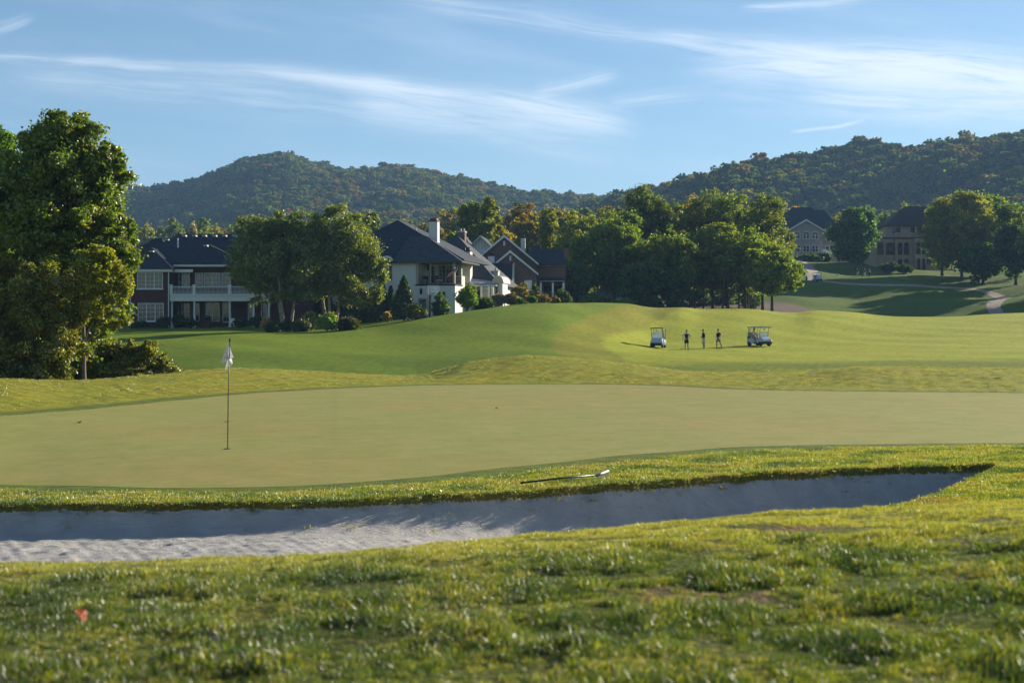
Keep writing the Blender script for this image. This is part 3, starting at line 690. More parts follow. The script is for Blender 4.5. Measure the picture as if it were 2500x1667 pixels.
# --- left foreground group
def blobs_px(x0, Y, z0, lst):
    """crown lobes given as (px, py, radius px, vertical radius px, depth offset)"""
    s = Y/F; return [((px-x0)*s, dy, (HZ-py)*s - z0, rx*s*1.08, rx*s*1.08, rz*s*1.06) for px, py, rx, rz, dy in lst]
z0 = H(XP(150, 64), 64)
make_tree('maple_tree', 'tallest green tree of the left foreground with its top above the hill line', 'tree', (XP(150, 64), 64, z0), 1, 12, seed=1, pal='maple', accent='yellow', pacc=0.13,
  n=115000, leaf=0.088, trunk_r=0.28, leafmat=M_leafgloss, clump=0.25, inner=0.25, cull=0.05,
  blobs=blobs_px(150, 64, z0, [(160, 480, 110, 130, 0), (120, 345, 62, 52, 0), (185, 335, 52, 45, -.4), (80, 350, 36, 40, .3), (235, 385, 42, 42, 0), (262, 415, 32, 40, -.3), (140, 300, 26, 22, .2), (205, 310, 22, 22, 0),
     (60, 430, 60, 60, -.6), (230, 470, 55, 50, -.7), (268, 530, 40, 46, 0), (285, 600, 34, 48, -.2), (200, 560, 66, 60, -1.2), (110, 560, 70, 70, -1.3), (50, 620, 60, 60, -.6), (245, 640, 48, 46, -.8), (150, 660, 66, 56, -1.2), (190, 420, 50, 50, -1.2), (110, 440, 52, 46, -1.3), (288, 385, 14, 24, -.2), (296, 590, 34, 60, .2), (306, 660, 30, 56, 0), (276, 430, 30, 44, .3), (222, 900, 44, 40, -.2), (262, 745, 46, 60, 0), (205, 820, 56, 70, -.3), (120, 800, 60, 70, -.5)]))
z0 = H(XP(-10, 66), 66)
make_tree('broadleaf_tree', 'dark green tree cut by the left edge of the frame', 'tree', (XP(-30, 66), 66, z0), 1, 12, seed=2, pal='green', accent='lime', pacc=0.08,
  n=60000, leaf=0.08, trunk_r=0.26, leafmat=M_leafgloss, inner=0.25, cull=0.05,
  blobs=blobs_px(-30, 66, z0, [(-40, 520, 120, 150, 0), (10, 380, 45, 48, 0), (-40, 340, 50, 40, 0), (38, 420, 36, 40, -.4), (40, 520, 46, 52, -.8), (60, 590, 42, 44, -1), (20, 660, 60, 60, -1), (-20, 760, 70, 60, -.8), (-120, 460, 60, 80, 0), (-130, 620, 60, 80, 0), (40, 480, 30, 30, -1.6)]))
z0 = H(XP(215, 61), 61)
make_tree('sapling', 'thin yellowing tree with bare twigs leaning out before the brick house', 'tree', (XP(205, 61), 61, z0), 1, 6, seed=3, pal='olive', accent='yellow', pacc=0.7,
  n=14000, leaf=0.075, trunk_r=0.10, bark=M_twig, inner=0.5, cull=0.2, clump=0.3,
  blobs=blobs_px(205, 61, z0, [(235, 690, 44, 50, 0), (275, 660, 34, 42, -.3), (290, 720, 30, 36, 0), (300, 780, 26, 24, -.4), (250, 760, 34, 30, -.2), (215, 740, 34, 40, 0), (268, 800, 20, 16, -.3), (240, 630, 36, 32, -.2)]))
z0 = H(XP(60, 60), 60)
make_tree('vine_thicket', 'vine covered thicket filling the ground below the tall left tree', 'thicket', (XP(80, 61), 61, z0), 1, 5, seed=4, pal='vine', n=120000, leaf=0.062, trunk_r=0.10, bark=M_twig, inner=0.35, cull=0.05, leafmat=M_leafgloss,
  blobs=blobs_px(80, 61, z0, [(60, 830, 90, 100, 0), (-60, 830, 80, 110, 0), (10, 700, 60, 60, 0), (150, 700, 50, 50, -.3), (150, 800, 56, 60, -.3), (80, 740, 60, 60, -.6), (20, 880, 70, 55, -.6), (120, 880, 60, 50, -.6), (170, 870, 44, 50, -.2), (-20, 780, 50, 60, -.4), (90, 690, 40, 36, -.8), (200, 760, 24, 34, -.2)]))
z0 = H(XP(300, 65), 65)
make_tree('scrub_patch', 'low tangled scrub with yellow sprays running from the left thicket to the lawn', 'scrub', (XP(300, 65), 65, z0), 1, 2, seed=5, pal='vine', accent='yellow', pacc=.10, n=70000, leaf=0.058, trunk_r=0.04, bark=M_twig, inner=0.3, cull=0.0, leafmat=M_leafgloss,
  blobs=blobs_px(300, 65, z0, [(270, 890, 60, 46, 0), (215, 890, 46, 44, 0), (330, 895, 50, 44, 0), (385, 902, 40, 34, 0), (245, 862, 30, 20, -.2), (300, 856, 34, 18, .2), (350, 862, 30, 16, .1), (365, 845, 16, 10, 0), (318, 842, 18, 10, .2), (270, 850, 16, 10, 0), (412, 915, 22, 18, 0), (240, 915, 50, 24, -.5), (310, 920, 50, 22, -.5), (375, 925, 40, 18, -.4), (395, 880, 14, 12, 0)]))
shrub_at('small bright yellow sapling spray sticking out of the scrub patch', 362, 64.5, 832, 34, 'yellow', n=1500, leaf=0.055, seed=3, name='bush', cat='bush', base=890)
# --- river birches before the brick house
z0 = H(XP(690, 148), 148)
make_tree('birch_tree', 'multi stemmed birch hiding the right half of the brick house', 'tree', (XP(700, 148), 148, z0), 1, 12, seed=11, pal='birch', n=62000, leaf=0.13, trunk_r=0.30, stems=3, bark=M_palebark, leafmat=M_leafgloss, cull=0.1, clump=0.3,
  blobs=blobs_px(700, 148, z0, [(675, 630, 80, 80, 0), (612, 560, 34, 34, 0), (662, 550, 36, 34, -.5), (715, 552, 32, 38, 0), (600, 620, 40, 50, -.3), (640, 660, 50, 50, -1), (700, 640, 56, 60, -1.4), (592, 690, 30, 30, 0), (640, 720, 36, 26, 0), (690, 725, 36, 30, -.4), (740, 690, 36, 46, 0), (745, 600, 34, 50, 0), (575, 650, 18, 20, 0)]))
z0 = H(XP(815, 151), 151)
make_tree('birch_tree', 'fuller birch with pale glinting leaves left of the white brick house', 'tree', (XP(808, 151), 151, z0), 1, 13, seed=12, pal='birch', n=72000, leaf=0.13, trunk_r=0.32, stems=3, bark=M_palebark, leafmat=M_leafgloss, cull=0.1, clump=0.3, accent='yellow', pacc=0.03,
  blobs=blobs_px(808, 151, z0, [(830, 620, 82, 84, 0), (780, 545, 34, 36, 0), (830, 535, 32, 30, 0), (868, 555, 34, 34, 0), (800, 600, 50, 50, -1.2), (870, 610, 46, 50, -.8), (905, 640, 30, 36, 0), (840, 680, 50, 44, -1.2), (900, 700, 36, 34, 0), (870, 735, 34, 30, 0), (790, 690, 40, 44, -.6), (925, 670, 18, 22, 0), (760, 640, 30, 40, 0), (920, 720, 18, 20, 0)]))
SH = [ # px, Y, top, width, palette, kw, label
 (652, 146, 776, 30, 'tan', {}, 'small pinkish ornamental grass left of the birch stems', 'ornamental_grass'),
 (664, 143, 790, 26, 'dark', dict(round_=True), 'tiny dark clipped ball shrub at the foot of the birch stems', 'shrub'),
 (700, 145, 781, 42, 'dark', dict(accent='maroon', pacc=.1), 'loose dark shrub just right of the birch stems', 'shrub'),
 (736, 142, 783, 36, 'dark', dict(round_=True, accent='maroon', pacc=.15), 'dark purplish ball shrub left of the bright green bush', 'shrub'),
 (752, 146, 762, 46, 'tan', dict(accent='birch', pacc=.4), 'pink plumed grass clump behind the dark ball shrub', 'ornamental_grass'),
 (798, 141, 764, 54, 'lime', dict(accent='yellow', pacc=.15), 'bright lime green bush under the fuller birch', 'shrub'),
 (851, 142, 776, 46, 'maroon', dict(round_=True, accent='dark', pacc=.45), 'rounded russet shrub at the right end of the birch bed', 'shrub'),
 (946, 158, 760, 28, 'tan', {}, 'small buff plumed grass left of the dark cone evergreen', 'ornamental_grass'),
 (1012, 150, 738, 56, 'tan', dict(accent='dark', pacc=.5), 'large tan plumed shrub before the white house door', 'ornamental_grass'),
 (1076, 152, 712, 44, 'bluish', dict(upright=True), 'blue green upright shrub below the basketball hoop', 'shrub'),
 (1140, 156, 692, 54, 'lime', dict(accent='yellow', pacc=.2), 'bright yellow green small tree at the white house corner', 'shrub'),
 (1180, 158, 728, 46, 'dark', dict(round_=True), 'dark clipped hedge shrub right of the yellow green small tree', 'shrub'),
 (1214, 162, 716, 40, 'rust', dict(accent='dark', pacc=.3), 'brown flowered hydrangea at the left end of the arched fence', 'shrub'),
 (1248, 162, 714, 40, 'rust', dict(accent='dark', pacc=.2), 'brown flowered hydrangea below the round bronze bush', 'shrub'),
 (1270, 168, 691, 52, 'rust', dict(accent='olive', pacc=.35), 'round bronze leaved bush rising above the arched fence', 'shrub'),
 (1306, 166, 690, 34, 'bluish', dict(upright=True), 'small dark cone shrub right of the round bronze bush', 'shrub'),
 (1322, 164, 718, 44, 'rust', dict(accent='tan', pacc=.2), 'brown seed headed shrub behind the middle of the arched fence', 'shrub'),
 (1352, 166, 724, 30, 'rust', dict(accent='dark', pacc=.4), 'low brown shrub at the right end of the arched fence', 'shrub'),
 (1268, 158, 726, 20, 'lime', {}, 'small green creeper bulging through the arched fence', 'shrub'),
 (1300, 158, 723, 24, 'green', {}, 'green creeper on the right half of the arched fence', 'shrub'),
]
for i, (px, Y, top, wp, pal, kw, lab, nm) in enumerate(SH):
    kw = dict(kw)
    shrub_at(lab, px, Y, top, wp, pal, n=5200, leaf=0.11, seed=20+i, name=nm, cat='shrub' if nm == 'shrub' else 'grass clump', base=None, **kw)
def conifer(label, px, Y, top, wp, pal='dark', n=9000, leaf=0.14, seed=0, group=None, name='cone_evergreen', thin=False):
    rs = np.random.RandomState(seed+300); x = XP(px, Y); z0 = H(x, Y); h = (HZ-top)/F*Y - z0; wd = wp/F*Y
    t = rs.rand(n)**0.8; r = wd/2*np.minimum(1, (1-t)**(0.55 if thin else 0.75)*1.15)*(1 + 0.12*np.sin(t*60))*rs.normal(0.93, .09, n); a = rs.uniform(0, 2*math.pi, n)
    r = r*(1 + 0.10*np.sin(a*5 + t*9))
    P_ = np.stack([np.cos(a)*r, np.sin(a)*r, 0.05*h + t*h*0.95 + rs.normal(0, .08, n)], 1)
    N = np.stack([np.cos(a), np.sin(a), np.full(n, .5)], 1) + rdirs(rs, n)*0.9; N /= np.linalg.norm(N, axis=1, keepdims=True)
    ci = rs.randint(0, 60, n); c = leafcols(pal, ci, 60, rs)
    e = empty(name, (x, Y, z0)); tag(e, label, 'evergreen', group)
    link('foliage', leaf_mesh('foliage', P_, N, leaf, c, rs, M_leafgloss), e)
    MB().tube([(0, 0, -.2), (0, 0, h*.9)], [h*.025, .02], 6).build('trunk', M_bark, e, smooth=True)
    return e
conifer('broad dark cone evergreen before the left wall of the white house', 986, 155, 677, 56, seed=1, n=14000)
for i, (px, top, lab) in enumerate([(868, 706, 'arborvitae of the dark row nearest the fuller birch'), (886, 702, 'second arborvitae from the fuller birch in the dark row'), (903, 708, 'arborvitae midway along the dark row beside the white house'),
      (919, 700, 'fourth arborvitae of the dark row beside the white house'), (936, 696, 'slim arborvitae below the arched window of the white house'), (954, 700, 'slim arborvitae touching the broad cone evergreen')]):
    conifer(lab, px, 162 - i*0.3, top, 22, seed=10+i, thin=True, name='arborvitae', group='arborvitae row beside the white house', n=5200)
for i, (px, Y, top, wp, lab) in enumerate([(735, 165, 705, 60, 'dark evergreen mass behind the birch stems'), (790, 168, 700, 66, 'dark evergreen in the gap between both birches'), (842, 168, 704, 50, 'dark evergreen behind the fuller birch trunk')]):
    conifer(lab, px, Y, top, wp, seed=30+i, n=7000)
for i, (px, Y, top, wp, lab) in enumerate([(400, 158, 772, 30, 'dark foundation shrub at the brick house corner'), (432, 157.5, 765, 30, 'dark foundation shrub by the brick house porch doors'), (466, 157.5, 778, 34, 'low dark shrub before the second porch column'),
      (585, 157.5, 776, 40, 'low dark hedge shrub before the right porch columns'), (625, 158, 770, 42, 'dark hedge shrub behind the small pinkish grass'), (340, 157.5, 784, 50, 'low dark shrub under the lower left window')]):
    shrub_at(lab, px, Y, top, wp, 'dark', n=3000, leaf=0.11, seed=60+i, base=799)
# leaf litter / pumpkin-coloured bed edging is left to the mulch of the beds

# --- grove in the centre right
G = 'trees of the centre right grove'
GROVE = [
 # px, Y, top, width, crown bottom, palette, accent, pacc, n, label
 (1500, 214, 522, 190, 735, 'maple', 'olive', .25, 30000, 'big dark green tree at the left front of the grove with pale bare limbs'),
 (1425, 238, 520, 130, 730, 'olive', 'yellow', .30, 18000, 'yellow green tree at the left end of the grove'),
 (1408, 205, 640, 64, 740, 'bluish', None, 0, 7000, 'dark evergreen tree beside the right brick chimney'),
 (1585, 232, 464, 180, 700, 'olive', 'dark', .35, 26000, 'highest tree of the grove on its left half'),
 (1640, 208, 560, 110, 742, 'maple', 'yellow', .22, 17000, 'tree with yellow lit outer leaves at the middle front of the grove'),
 (1690, 240, 478, 150, 730, 'olive', 'orange', .06, 20000, 'olive tree behind the middle of the grove'),
 (1770, 238, 476, 150, 720, 'olive', 'lime', .12, 20000, 'light olive tree behind the grove trunks'),
 (1862, 230, 486, 150, 720, 'olive', 'dark', .12, 24000, 'tall rounded tree at the right end of the grove'),
 (1740, 216, 545, 190, 718, 'olive', 'yellow', .10, 30000, 'wide crowned tree over the bare brown trunks'),
 (1825, 212, 560, 170, 728, 'olive', 'lime', .20, 22000, 'bright olive tree right of the wide crowned tree'),
 (1885, 203, 618, 140, 722, 'maple', 'yellow', .22, 20000, 'low spreading tree reaching towards the cart path'),
 (1565, 205, 640, 120, 752, 'green', 'dark', .4, 13000, 'low dark undergrowth tree at the front foot of the grove'),
 (1655, 203, 660, 70, 750, 'dark', 'bluish', .3, 8000, 'narrow shaded tree left of the bare brown trunks'),
]
for i, (px, Y, top, wp, cb, pal, acc_, pa, n, lab) in enumerate(GROVE):
    tree_at('grove_tree', lab, 'tree', px, Y, top-4, wp*1.12, cb+6, pal=pal, accent=acc_, pacc=pa, n=int(n*1.35), leaf=0.20, seed=100+i, group=G, nb=18, clump=0.3, trunk_r=0.26, bark=M_twig if i in (0, 4) else M_bark, cull=0.04, inner=0.12, sub=0.42)
rs = np.random.RandomState(77)
for i, (px, wd_) in enumerate([(1668, .12), (1682, .10), (1697, .14), (1716, .11), (1741, .22), (1764, .15), (1778, .26), (1803, .14), (1822, .18), (1842, .10)]):
    Y = 207 + (i*7 % 5)*3.1; x = XP(px, Y); z0 = H(x, Y); t = empty('bare_trunk', (x, Y, z0)); hh = 6 + rs.rand()*3; a = rs.uniform(-.09, .10); hh = hh*.8
    place = ['leftmost', 'second from the left', 'third from the left', 'fourth from the left', 'fifth from the left, thick', 'sixth from the left', 'thickest, right of the middle', 'third from the right', 'second from the right, leaning', 'rightmost, thin'][i]
    tag(t, 'brown tree trunk under the grove crowns, ' + place, 'tree', 'bare trunks under the grove')
    mb = MB().tube([(0, 0, -.3), (a*1.5, 0, 2), (a*4 + rs.normal(0, .1), 0, 4.2), (a*7, .2, hh)], [wd_*1.3, wd_, wd_*.8, wd_*.4], 8)
    mb.tube([(a*1.6, 0, 2.1), (a*2+.5*(1 if a > 0 else -1), .2, 3.6), (a*2+1.1*(1 if a > 0 else -1), .3, 5.5)], [wd_*.55, wd_*.45, wd_*.2], 6)
    mb.build('trunk', M_bark, t, smooth=True)
    P_, N, ci, nc = crown_pts([(a*7, 0, hh, 1.6, 1.6, 1.4)], 1400, rs); link('crown', leaf_mesh('crown', P_, N, .17, leafcols('maple', ci, nc, rs), rs, M_leaf), t)
for i, (px, Y, top, wp, pal, lab) in enumerate([(1480, 200, 722, 60, 'bluish', 'pale grey green shrub at the front foot of the grove'), (1530, 199, 732, 60, 'green', 'dark shrub right of the pale grey green shrub'), (1590, 199, 722, 70, 'dark', 'wide dark shrub near the middle foot of the grove'),
    (1440, 196, 716, 54, 'green', 'dark shrub under the left end of the grove'), (1650, 200, 728, 60, 'dark', 'dark shrub beside the first bare trunks'), (1375, 190, 706, 44, 'dark', 'dark shrub below the brick house chimney'),
    (1700, 238, 690, 80, 'dark', 'dark undergrowth behind the left bare trunks'), (1765, 242, 694, 80, 'dark', 'dark undergrowth behind the middle bare trunks'), (1830, 236, 700, 70, 'maple', 'dark undergrowth behind the right bare trunks')]):
    shrub_at(lab, px, Y, top, wp, pal, n=4500, leaf=.15, seed=80+i, base=768)

# --- autumn trees behind the houses
G = 'autumn trees behind the houses'
BACK = [
 (1170, 236, 480, 128, 622, 'olive', 'yellow', .12, 15000, 'olive tree with open limbs above the brick gables', .35),
 (1120, 250, 560, 70, 640, 'olive', 'yellow', .1, 5000, 'low side crown left of the open limbed tree', .3),
 (1215, 246, 545, 80, 640, 'yellow', 'orange', .45, 7000, 'golden orange tree just above the brick gable peak', .3),
 (1278, 300, 484, 110, 640, 'rust', 'dark', .3, 13000, 'tall rust brown tree right of the open limbed tree', .2),
 (1288, 262, 525, 110, 650, 'rust', 'olive', .45, 13000, 'rounded bronze tree behind the slim white chimney', .2),
 (1338, 258, 488, 54, 650, 'yellow', 'olive', .5, 7000, 'slender yellow tree with dark visible trunk', .4),
 (1395, 300, 508, 130, 660, 'olive', 'rust', .35, 14000, 'brownish green tree right of the slender yellow tree', .2),
 (1372, 250, 585, 70, 700, 'green', 'bluish', .4, 7000, 'small green tree above the right brick chimney', .2),
 (1452, 270, 520, 110, 700, 'yellow', 'olive', .55, 12000, 'golden green tree between the brick chimney and the grove', .25),
 (1480, 330, 498, 130, 640, 'olive', 'rust', .3, 11000, 'hazy olive tree behind the left end of the grove', .2),
 (1345, 340, 500, 120, 620, 'rust', 'olive', .5, 11000, 'hazy brown tree behind the slender yellow tree', .2),
 (1050, 330, 545, 100, 620, 'rust', 'dark', .4, 8000, 'reddish brown tree between both white chimneys', .2),
 (1110, 360, 512, 130, 600, 'olive', 'rust', .3, 9000, 'hazy tree left of the open limbed tree', .2),
 (985, 380, 535, 90, 600, 'olive', 'bluish', .4, 7000, 'pale green tree above the peak of the white house roof', .2),
 (905, 300, 512, 44, 600, 'olive', 'bluish', .3, 4500, 'pale tree peeping above the right shoulder of the fuller birch', .2),
 (1570, 380, 488, 120, 620, 'olive', 'rust', .3, 9000, 'hazy tree behind the highest grove tree', .2),
]
for i, (px, Y, top, wp, cb, pal, acc_, pa, n, lab, inn) in enumerate(BACK):
    tree_at('autumn_tree', lab, 'tree', px, Y, top, wp, cb, pal=pal, accent=acc_, pacc=pa, n=n, leaf=0.23 if Y < 300 else .3, seed=150+i, group=G, nb=13, clump=0.3, trunk_r=0.25, inner=inn, cull=.2 if inn > .3 else .12)
# --- belt of trees between the houses and the left hill
G = 'hazy tree belt below the left hill'
rs = np.random.RandomState(9)
bp_ = [tree_at('belt_tree', 'x', 'tree', 400, 450, 548, 62, 700, pal=p, accent=a, pacc=.35, n=5200, leaf=.42, seed=190+k, group=G, nb=9, clump=.3, trunk_r=.3) for k, (p, a) in enumerate([('olive', 'bluish'), ('rust', 'olive'), ('tan', 'olive'), ('bluish', 'olive')])]
spots = [(270, 540), (306, 548), (338, 556), (366, 545), (398, 552), (430, 544), (462, 538), (494, 530), (522, 528), (552, 534), (578, 545), (596, 560), (420, 530), (350, 535), (290, 560), (540, 552), (480, 552),
         (870, 545), (912, 548), (955, 552), (1000, 548), (1040, 540), (1080, 530), (1130, 522), (1190, 514), (1240, 505), (1310, 498), (1380, 502), (1430, 505), (1500, 500)]
ORD = ['first', 'second', 'third', 'fourth', 'fifth', 'sixth', 'seventh', 'eighth', 'ninth', 'tenth', 'eleventh', 'twelfth', 'thirteenth', 'fourteenth', 'fifteenth', 'sixteenth', 'seventeenth']
for i, (px, top) in enumerate(spots):
    left_ = sorted(p[0] for p in spots if p[0] < 620); right_ = sorted(p[0] for p in spots if p[0] >= 620)
    lab_ = 'hazy rounded tree above the brick house roof, %s from the left in its belt' % ORD[left_.index(px)] if px < 620 else 'hazy rounded tree beyond the white house roofs, %s from the left in its belt' % ORD[right_.index(px)]
    Y = 440 + rs.uniform(-25, 40); x = XP(px, Y); z0 = H(x, Y); h = (HZ-top)/F*Y - z0
    o = bp_[i] if i < 4 else copy_tree(bp_[rs.choice([0, 1, 1, 2, 3])]); k = h/((HZ-548)/F*450 - H(XP(400, 450), 450))
    o.location = (x, Y, z0); o.scale = (k*rs.uniform(.9, 1.2),)*2 + (k,); o.rotation_euler = (0, 0, rs.uniform(0, 6))
    o['label'] = lab_
    o['group'] = G if px < 620 else 'hazy tree belt behind the white house'

# --- right hand side
G = 'trees beside the far right houses'
RT = [
 (2090, 322, 506, 108, 636, 'green', 'dark', .3, 17000, 'dark green rounded tree between the two far right houses'),
 (2158, 352, 522, 56, 640, 'olive', 'green', .4, 6000, 'narrow olive tree left of the tan chimney'),
 (2200, 385, 506, 54, 600, 'olive', 'lime', .2, 4500, 'light tree peeping behind the tan house roof'),
 (2348, 298, 482, 170, 672, 'olive', 'rust', .15, 26000, 'large olive tree standing right before the tan house'),
 (2428, 308, 470, 120, 672, 'green', 'olive', .35, 17000, 'taller green tree right of the large olive tree'),
 (2300, 306, 505, 90, 660, 'olive', 'yellow', .2, 11000, 'left shoulder tree touching the tan house roof'),
 (2486, 300, 505, 90, 676, 'olive', 'bluish', .3, 10000, 'grey green tree near the right frame edge'),
 (2480, 283, 545, 96, 690, 'dark', 'bluish', .2, 12000, 'very dark tree in front at the right frame edge'),
 (2400, 290, 590, 110, 690, 'dark', 'green', .3, 12000, 'dark low tree under the large olive tree'),
 (1945, 392, 500, 50, 600, 'orange', 'rust', .4, 4000, 'orange tree top just above the grey stone house roof'),
 (2050, 395, 520, 60, 600, 'orange', 'olive', .5, 4000, 'orange leaved tree right of the grey stone house roof'),
 (2560, 275, 480, 150, 690, 'olive', 'dark', .3, 12000, 'broad tree standing mostly beyond the right frame edge'),
 (2690, 262, 520, 150, 700, 'olive', 'dark', .3, 10000, 'tall tree outside the right frame edge that shades the far slope'),
 (2820, 250, 520, 190, 700, 'olive', 'dark', .3, 10000, 'outermost tree shading the lower part of the far slope'),
]
for i, (px, Y, top, wp, cb, pal, acc_, pa, n, lab) in enumerate(RT):
    tree_at('slope_tree', lab, 'tree', px, Y, top-3, wp*1.14, cb+16, pal=pal, accent=acc_, pacc=pa, n=int(n*1.3), leaf=0.28, seed=220+i, group=G, nb=18, clump=.3, trunk_r=.3, cull=.03, sub=.42)
for i, (px, Y, top, wp, pal, kw, lab) in enumerate([(2074, 343, 610, 62, 'maroon', dict(accent='orange', pacc=.12), 'wide maroon shrub below the dark green rounded tree'), (2112, 340, 620, 34, 'maroon', dict(accent='olive', pacc=.3), 'small maroon shrub left of the tan house'),
    (1975, 350, 620, 60, 'dark', {}, 'dark foundation shrub before the grey stone house'), (2012, 352, 616, 44, 'dark', {}, 'dark shrub by the pale porch of the stone house'), (2170, 316, 640, 50, 'dark', {}, 'low dark hedge along the left wall of the tan house'), (2205, 314, 644, 46, 'dark', {}, 'low dark hedge below the tan house arches')]):
    shrub_at(lab, px, Y, top, wp, pal, n=3500, leaf=.22, seed=260+i, **kw)

# ------------------------------------------------------------------ instanced stuff: hill forest, grass
def inst_group(name, coll):
    ng = bpy.data.node_groups.new(name, 'GeometryNodeTree')
    ng.interface.new_socket('Geometry', in_out='INPUT', socket_type='NodeSocketGeometry'); ng.interface.new_socket('Geometry', in_out='OUTPUT', socket_type='NodeSocketGeometry')
    N_ = ng.nodes; L = ng.links; gi = N_.new('NodeGroupInput'); go = N_.new('NodeGroupOutput')
    ip = N_.new('GeometryNodeInstanceOnPoints'); ci = N_.new('GeometryNodeCollectionInfo'); ci.inputs['Collection'].default_value = coll
    ci.inputs['Separate Children'].default_value = True; ci.inputs['Reset Children'].default_value = True
    def na_(n, dt):
        a = N_.new('GeometryNodeInputNamedAttribute'); a.data_type = dt; a.inputs['Name'].default_value = n; return a.outputs['Attribute']
    L.new(gi.outputs[0], ip.inputs['Points']); L.new(ci.outputs[0], ip.inputs['Instance']); ip.inputs['Pick Instance'].default_value = True
    L.new(na_('pick', 'INT'), ip.inputs['Instance Index'])
    e2r = N_.new('FunctionNodeEulerToRotation'); L.new(na_('rot', 'FLOAT_VECTOR'), e2r.inputs[0]); L.new(e2r.outputs[0], ip.inputs['Rotation'])
    L.new(na_('scl', 'FLOAT_VECTOR'), ip.inputs['Scale']); L.new(ip.outputs[0], go.inputs[0])
    return ng
def scatter(name, pts, rot, scl, pick, protos, label):
    coll = bpy.data.collections.new(name + '_prototypes')
    for p in protos: coll.objects.link(p)
    me = bpy.data.meshes.new(name); me.vertices.add(len(pts)); me.vertices.foreach_set('co', np.asarray(pts, np.float32).ravel())
    a = me.attributes.new('rot', 'FLOAT_VECTOR', 'POINT'); a.data.foreach_set('vector', np.asarray(rot, np.float32).ravel())
    a = me.attributes.new('scl', 'FLOAT_VECTOR', 'POINT'); a.data.foreach_set('vector', np.asarray(scl, np.float32).ravel())
    a = me.attributes.new('pick', 'INT', 'POINT'); a.data.foreach_set('value', np.asarray(pick, np.int32))
    o = link(name, me); tag(o, label, None, None, 'stuff')
    md_ = o.modifiers.new('instances', 'NODES'); md_.node_group = inst_group(name + '_nodes', coll)
    return o
M_forest = foliage('forest_leaf', trans=0.38, gloss=0.0, objrand=[(0, (.045, .070, .020)), (.16, (.065, .092, .024)), (.34, (.095, .115, .026)), (.52, (.036, .060, .020)), (.66, (.13, .135, .034)), (.80, (.14, .105, .035)), (.88, (.16, .085, .034)), (.91, (.20, .16, .04)), (.95, (.10, .14, .04)), (.985, (.20, .085, .04))])
protos = []
for k in range(6):
    rs = np.random.RandomState(400+k); w_ = 10.5 + (k % 3); bl = auto_blobs(w_, w_, 10 + k % 2*2, 7.5, rs, 9, 0.40)
    P_, N, ci, nc = crown_pts(bl, 1500, rs, clump=.3, cull=.05, inner=.1); N = N + (P_ - P_.mean(0))/6; N /= np.linalg.norm(N, axis=1, keepdims=True)
    c = np.clip(np.repeat(rs.uniform(1.0, 1.65, (nc, 1)), 3, 1)[ci]*rs.uniform(.8, 1.2, (len(ci), 1)), 0, 2)
    protos.append(bpy.data.objects.new('forest_crown', leaf_mesh('forest_crown', P_, N, .85, c, rs, M_forest)))
def forest(name, hl, n, lab, seed, ymax):
    pxs, Ys, X, Z = hl; rs = np.random.RandomState(seed); Y0, Y1 = Ys[0], ymax
    yy = np.sqrt(rs.uniform(Y0**2, Y1**2, n)); pp = rs.uniform(max(pxs[0], -500), min(pxs[-1], 3100), n)
    # jittered spacing by dart grid
    x = XP(1, 1)*0 + (pp-1250)/F*yy; key = np.round(x/5.8).astype(int)*100003 + np.round(yy/7.0).astype(int); _, u = np.unique(key, return_index=True)
    pp, yy, x = pp[u], yy[u], x[u]
    fi = np.interp(pp, pxs, np.arange(len(pxs))); fj = np.interp(yy, Ys, np.arange(len(Ys)))
    i0 = np.clip(fi.astype(int), 0, len(pxs)-2); j0 = np.clip(fj.astype(int), 0, len(Ys)-2); ti = fi-i0; tj = fj-j0
    z = Z[j0, i0]*(1-ti)*(1-tj) + Z[j0, i0+1]*ti*(1-tj) + Z[j0+1, i0]*(1-ti)*tj + Z[j0+1, i0+1]*ti*tj
    m = len(x); s = np.clip(rs.lognormal(0, .2, m), .6, 1.45)*0.72
    print(name, m)
    scatter(name, np.stack([x, yy, z-1.0], 1), np.stack([np.zeros(m), np.zeros(m), rs.uniform(0, 6.28, m)], 1), np.stack([s*rs.uniform(.85, 1.15, m), s, s*rs.uniform(.8, 1.15, m)], 1), rs.randint(0, 6, m), protos, lab)
forest('forest', HL, 60000, 'dense autumn forest covering the left and middle hill', 1, 1560)
forest('forest', HR, 60000, 'dense autumn forest covering the right hill', 2, 1150)

# grass blades
M_blade = foliage('grass_blade', trans=0.55, gloss=0.08)
def tuft(rs, n, h, spread, wdt, cols, lean=0.45):
    a = rs.uniform(0, 6.28, n); r = spread*np.sqrt(rs.rand(n)); bx, by = np.cos(a)*r, np.sin(a)*r
    L = h*rs.uniform(.45, 1.15, n); la = rs.uniform(0, 6.28, n); ln = np.abs(rs.normal(0, lean, n)); dx, dy = np.cos(la)*ln, np.sin(la)*ln
    wa = rs.uniform(0, 6.28, n); wx, wy = np.cos(wa)*wdt/2, np.sin(wa)*wdt/2
    def pt(t, ws): return np.stack([bx + dx*L*t*t + wx*ws, by + dy*L*t*t + wy*ws, L*t*(1 - .18*ln*t)], 1)
    V = np.stack([pt(0, -1), pt(0, 1), pt(.55, .85), pt(.55, -.85), pt(1, .12), pt(1, -.12)], 1).reshape(-1, 3)
    base = np.arange(n)[:, None]*6; q = np.concatenate([base + [0, 1, 2, 3], base + [3, 2, 4, 5]], 1).reshape(-1)
    Cc = np.array(cols); ck = np.repeat(Cc[rs.randint(len(Cc), size=n)]*rs.uniform(.75, 1.25, (n, 1)), 6, 0)
    return V, q, ck
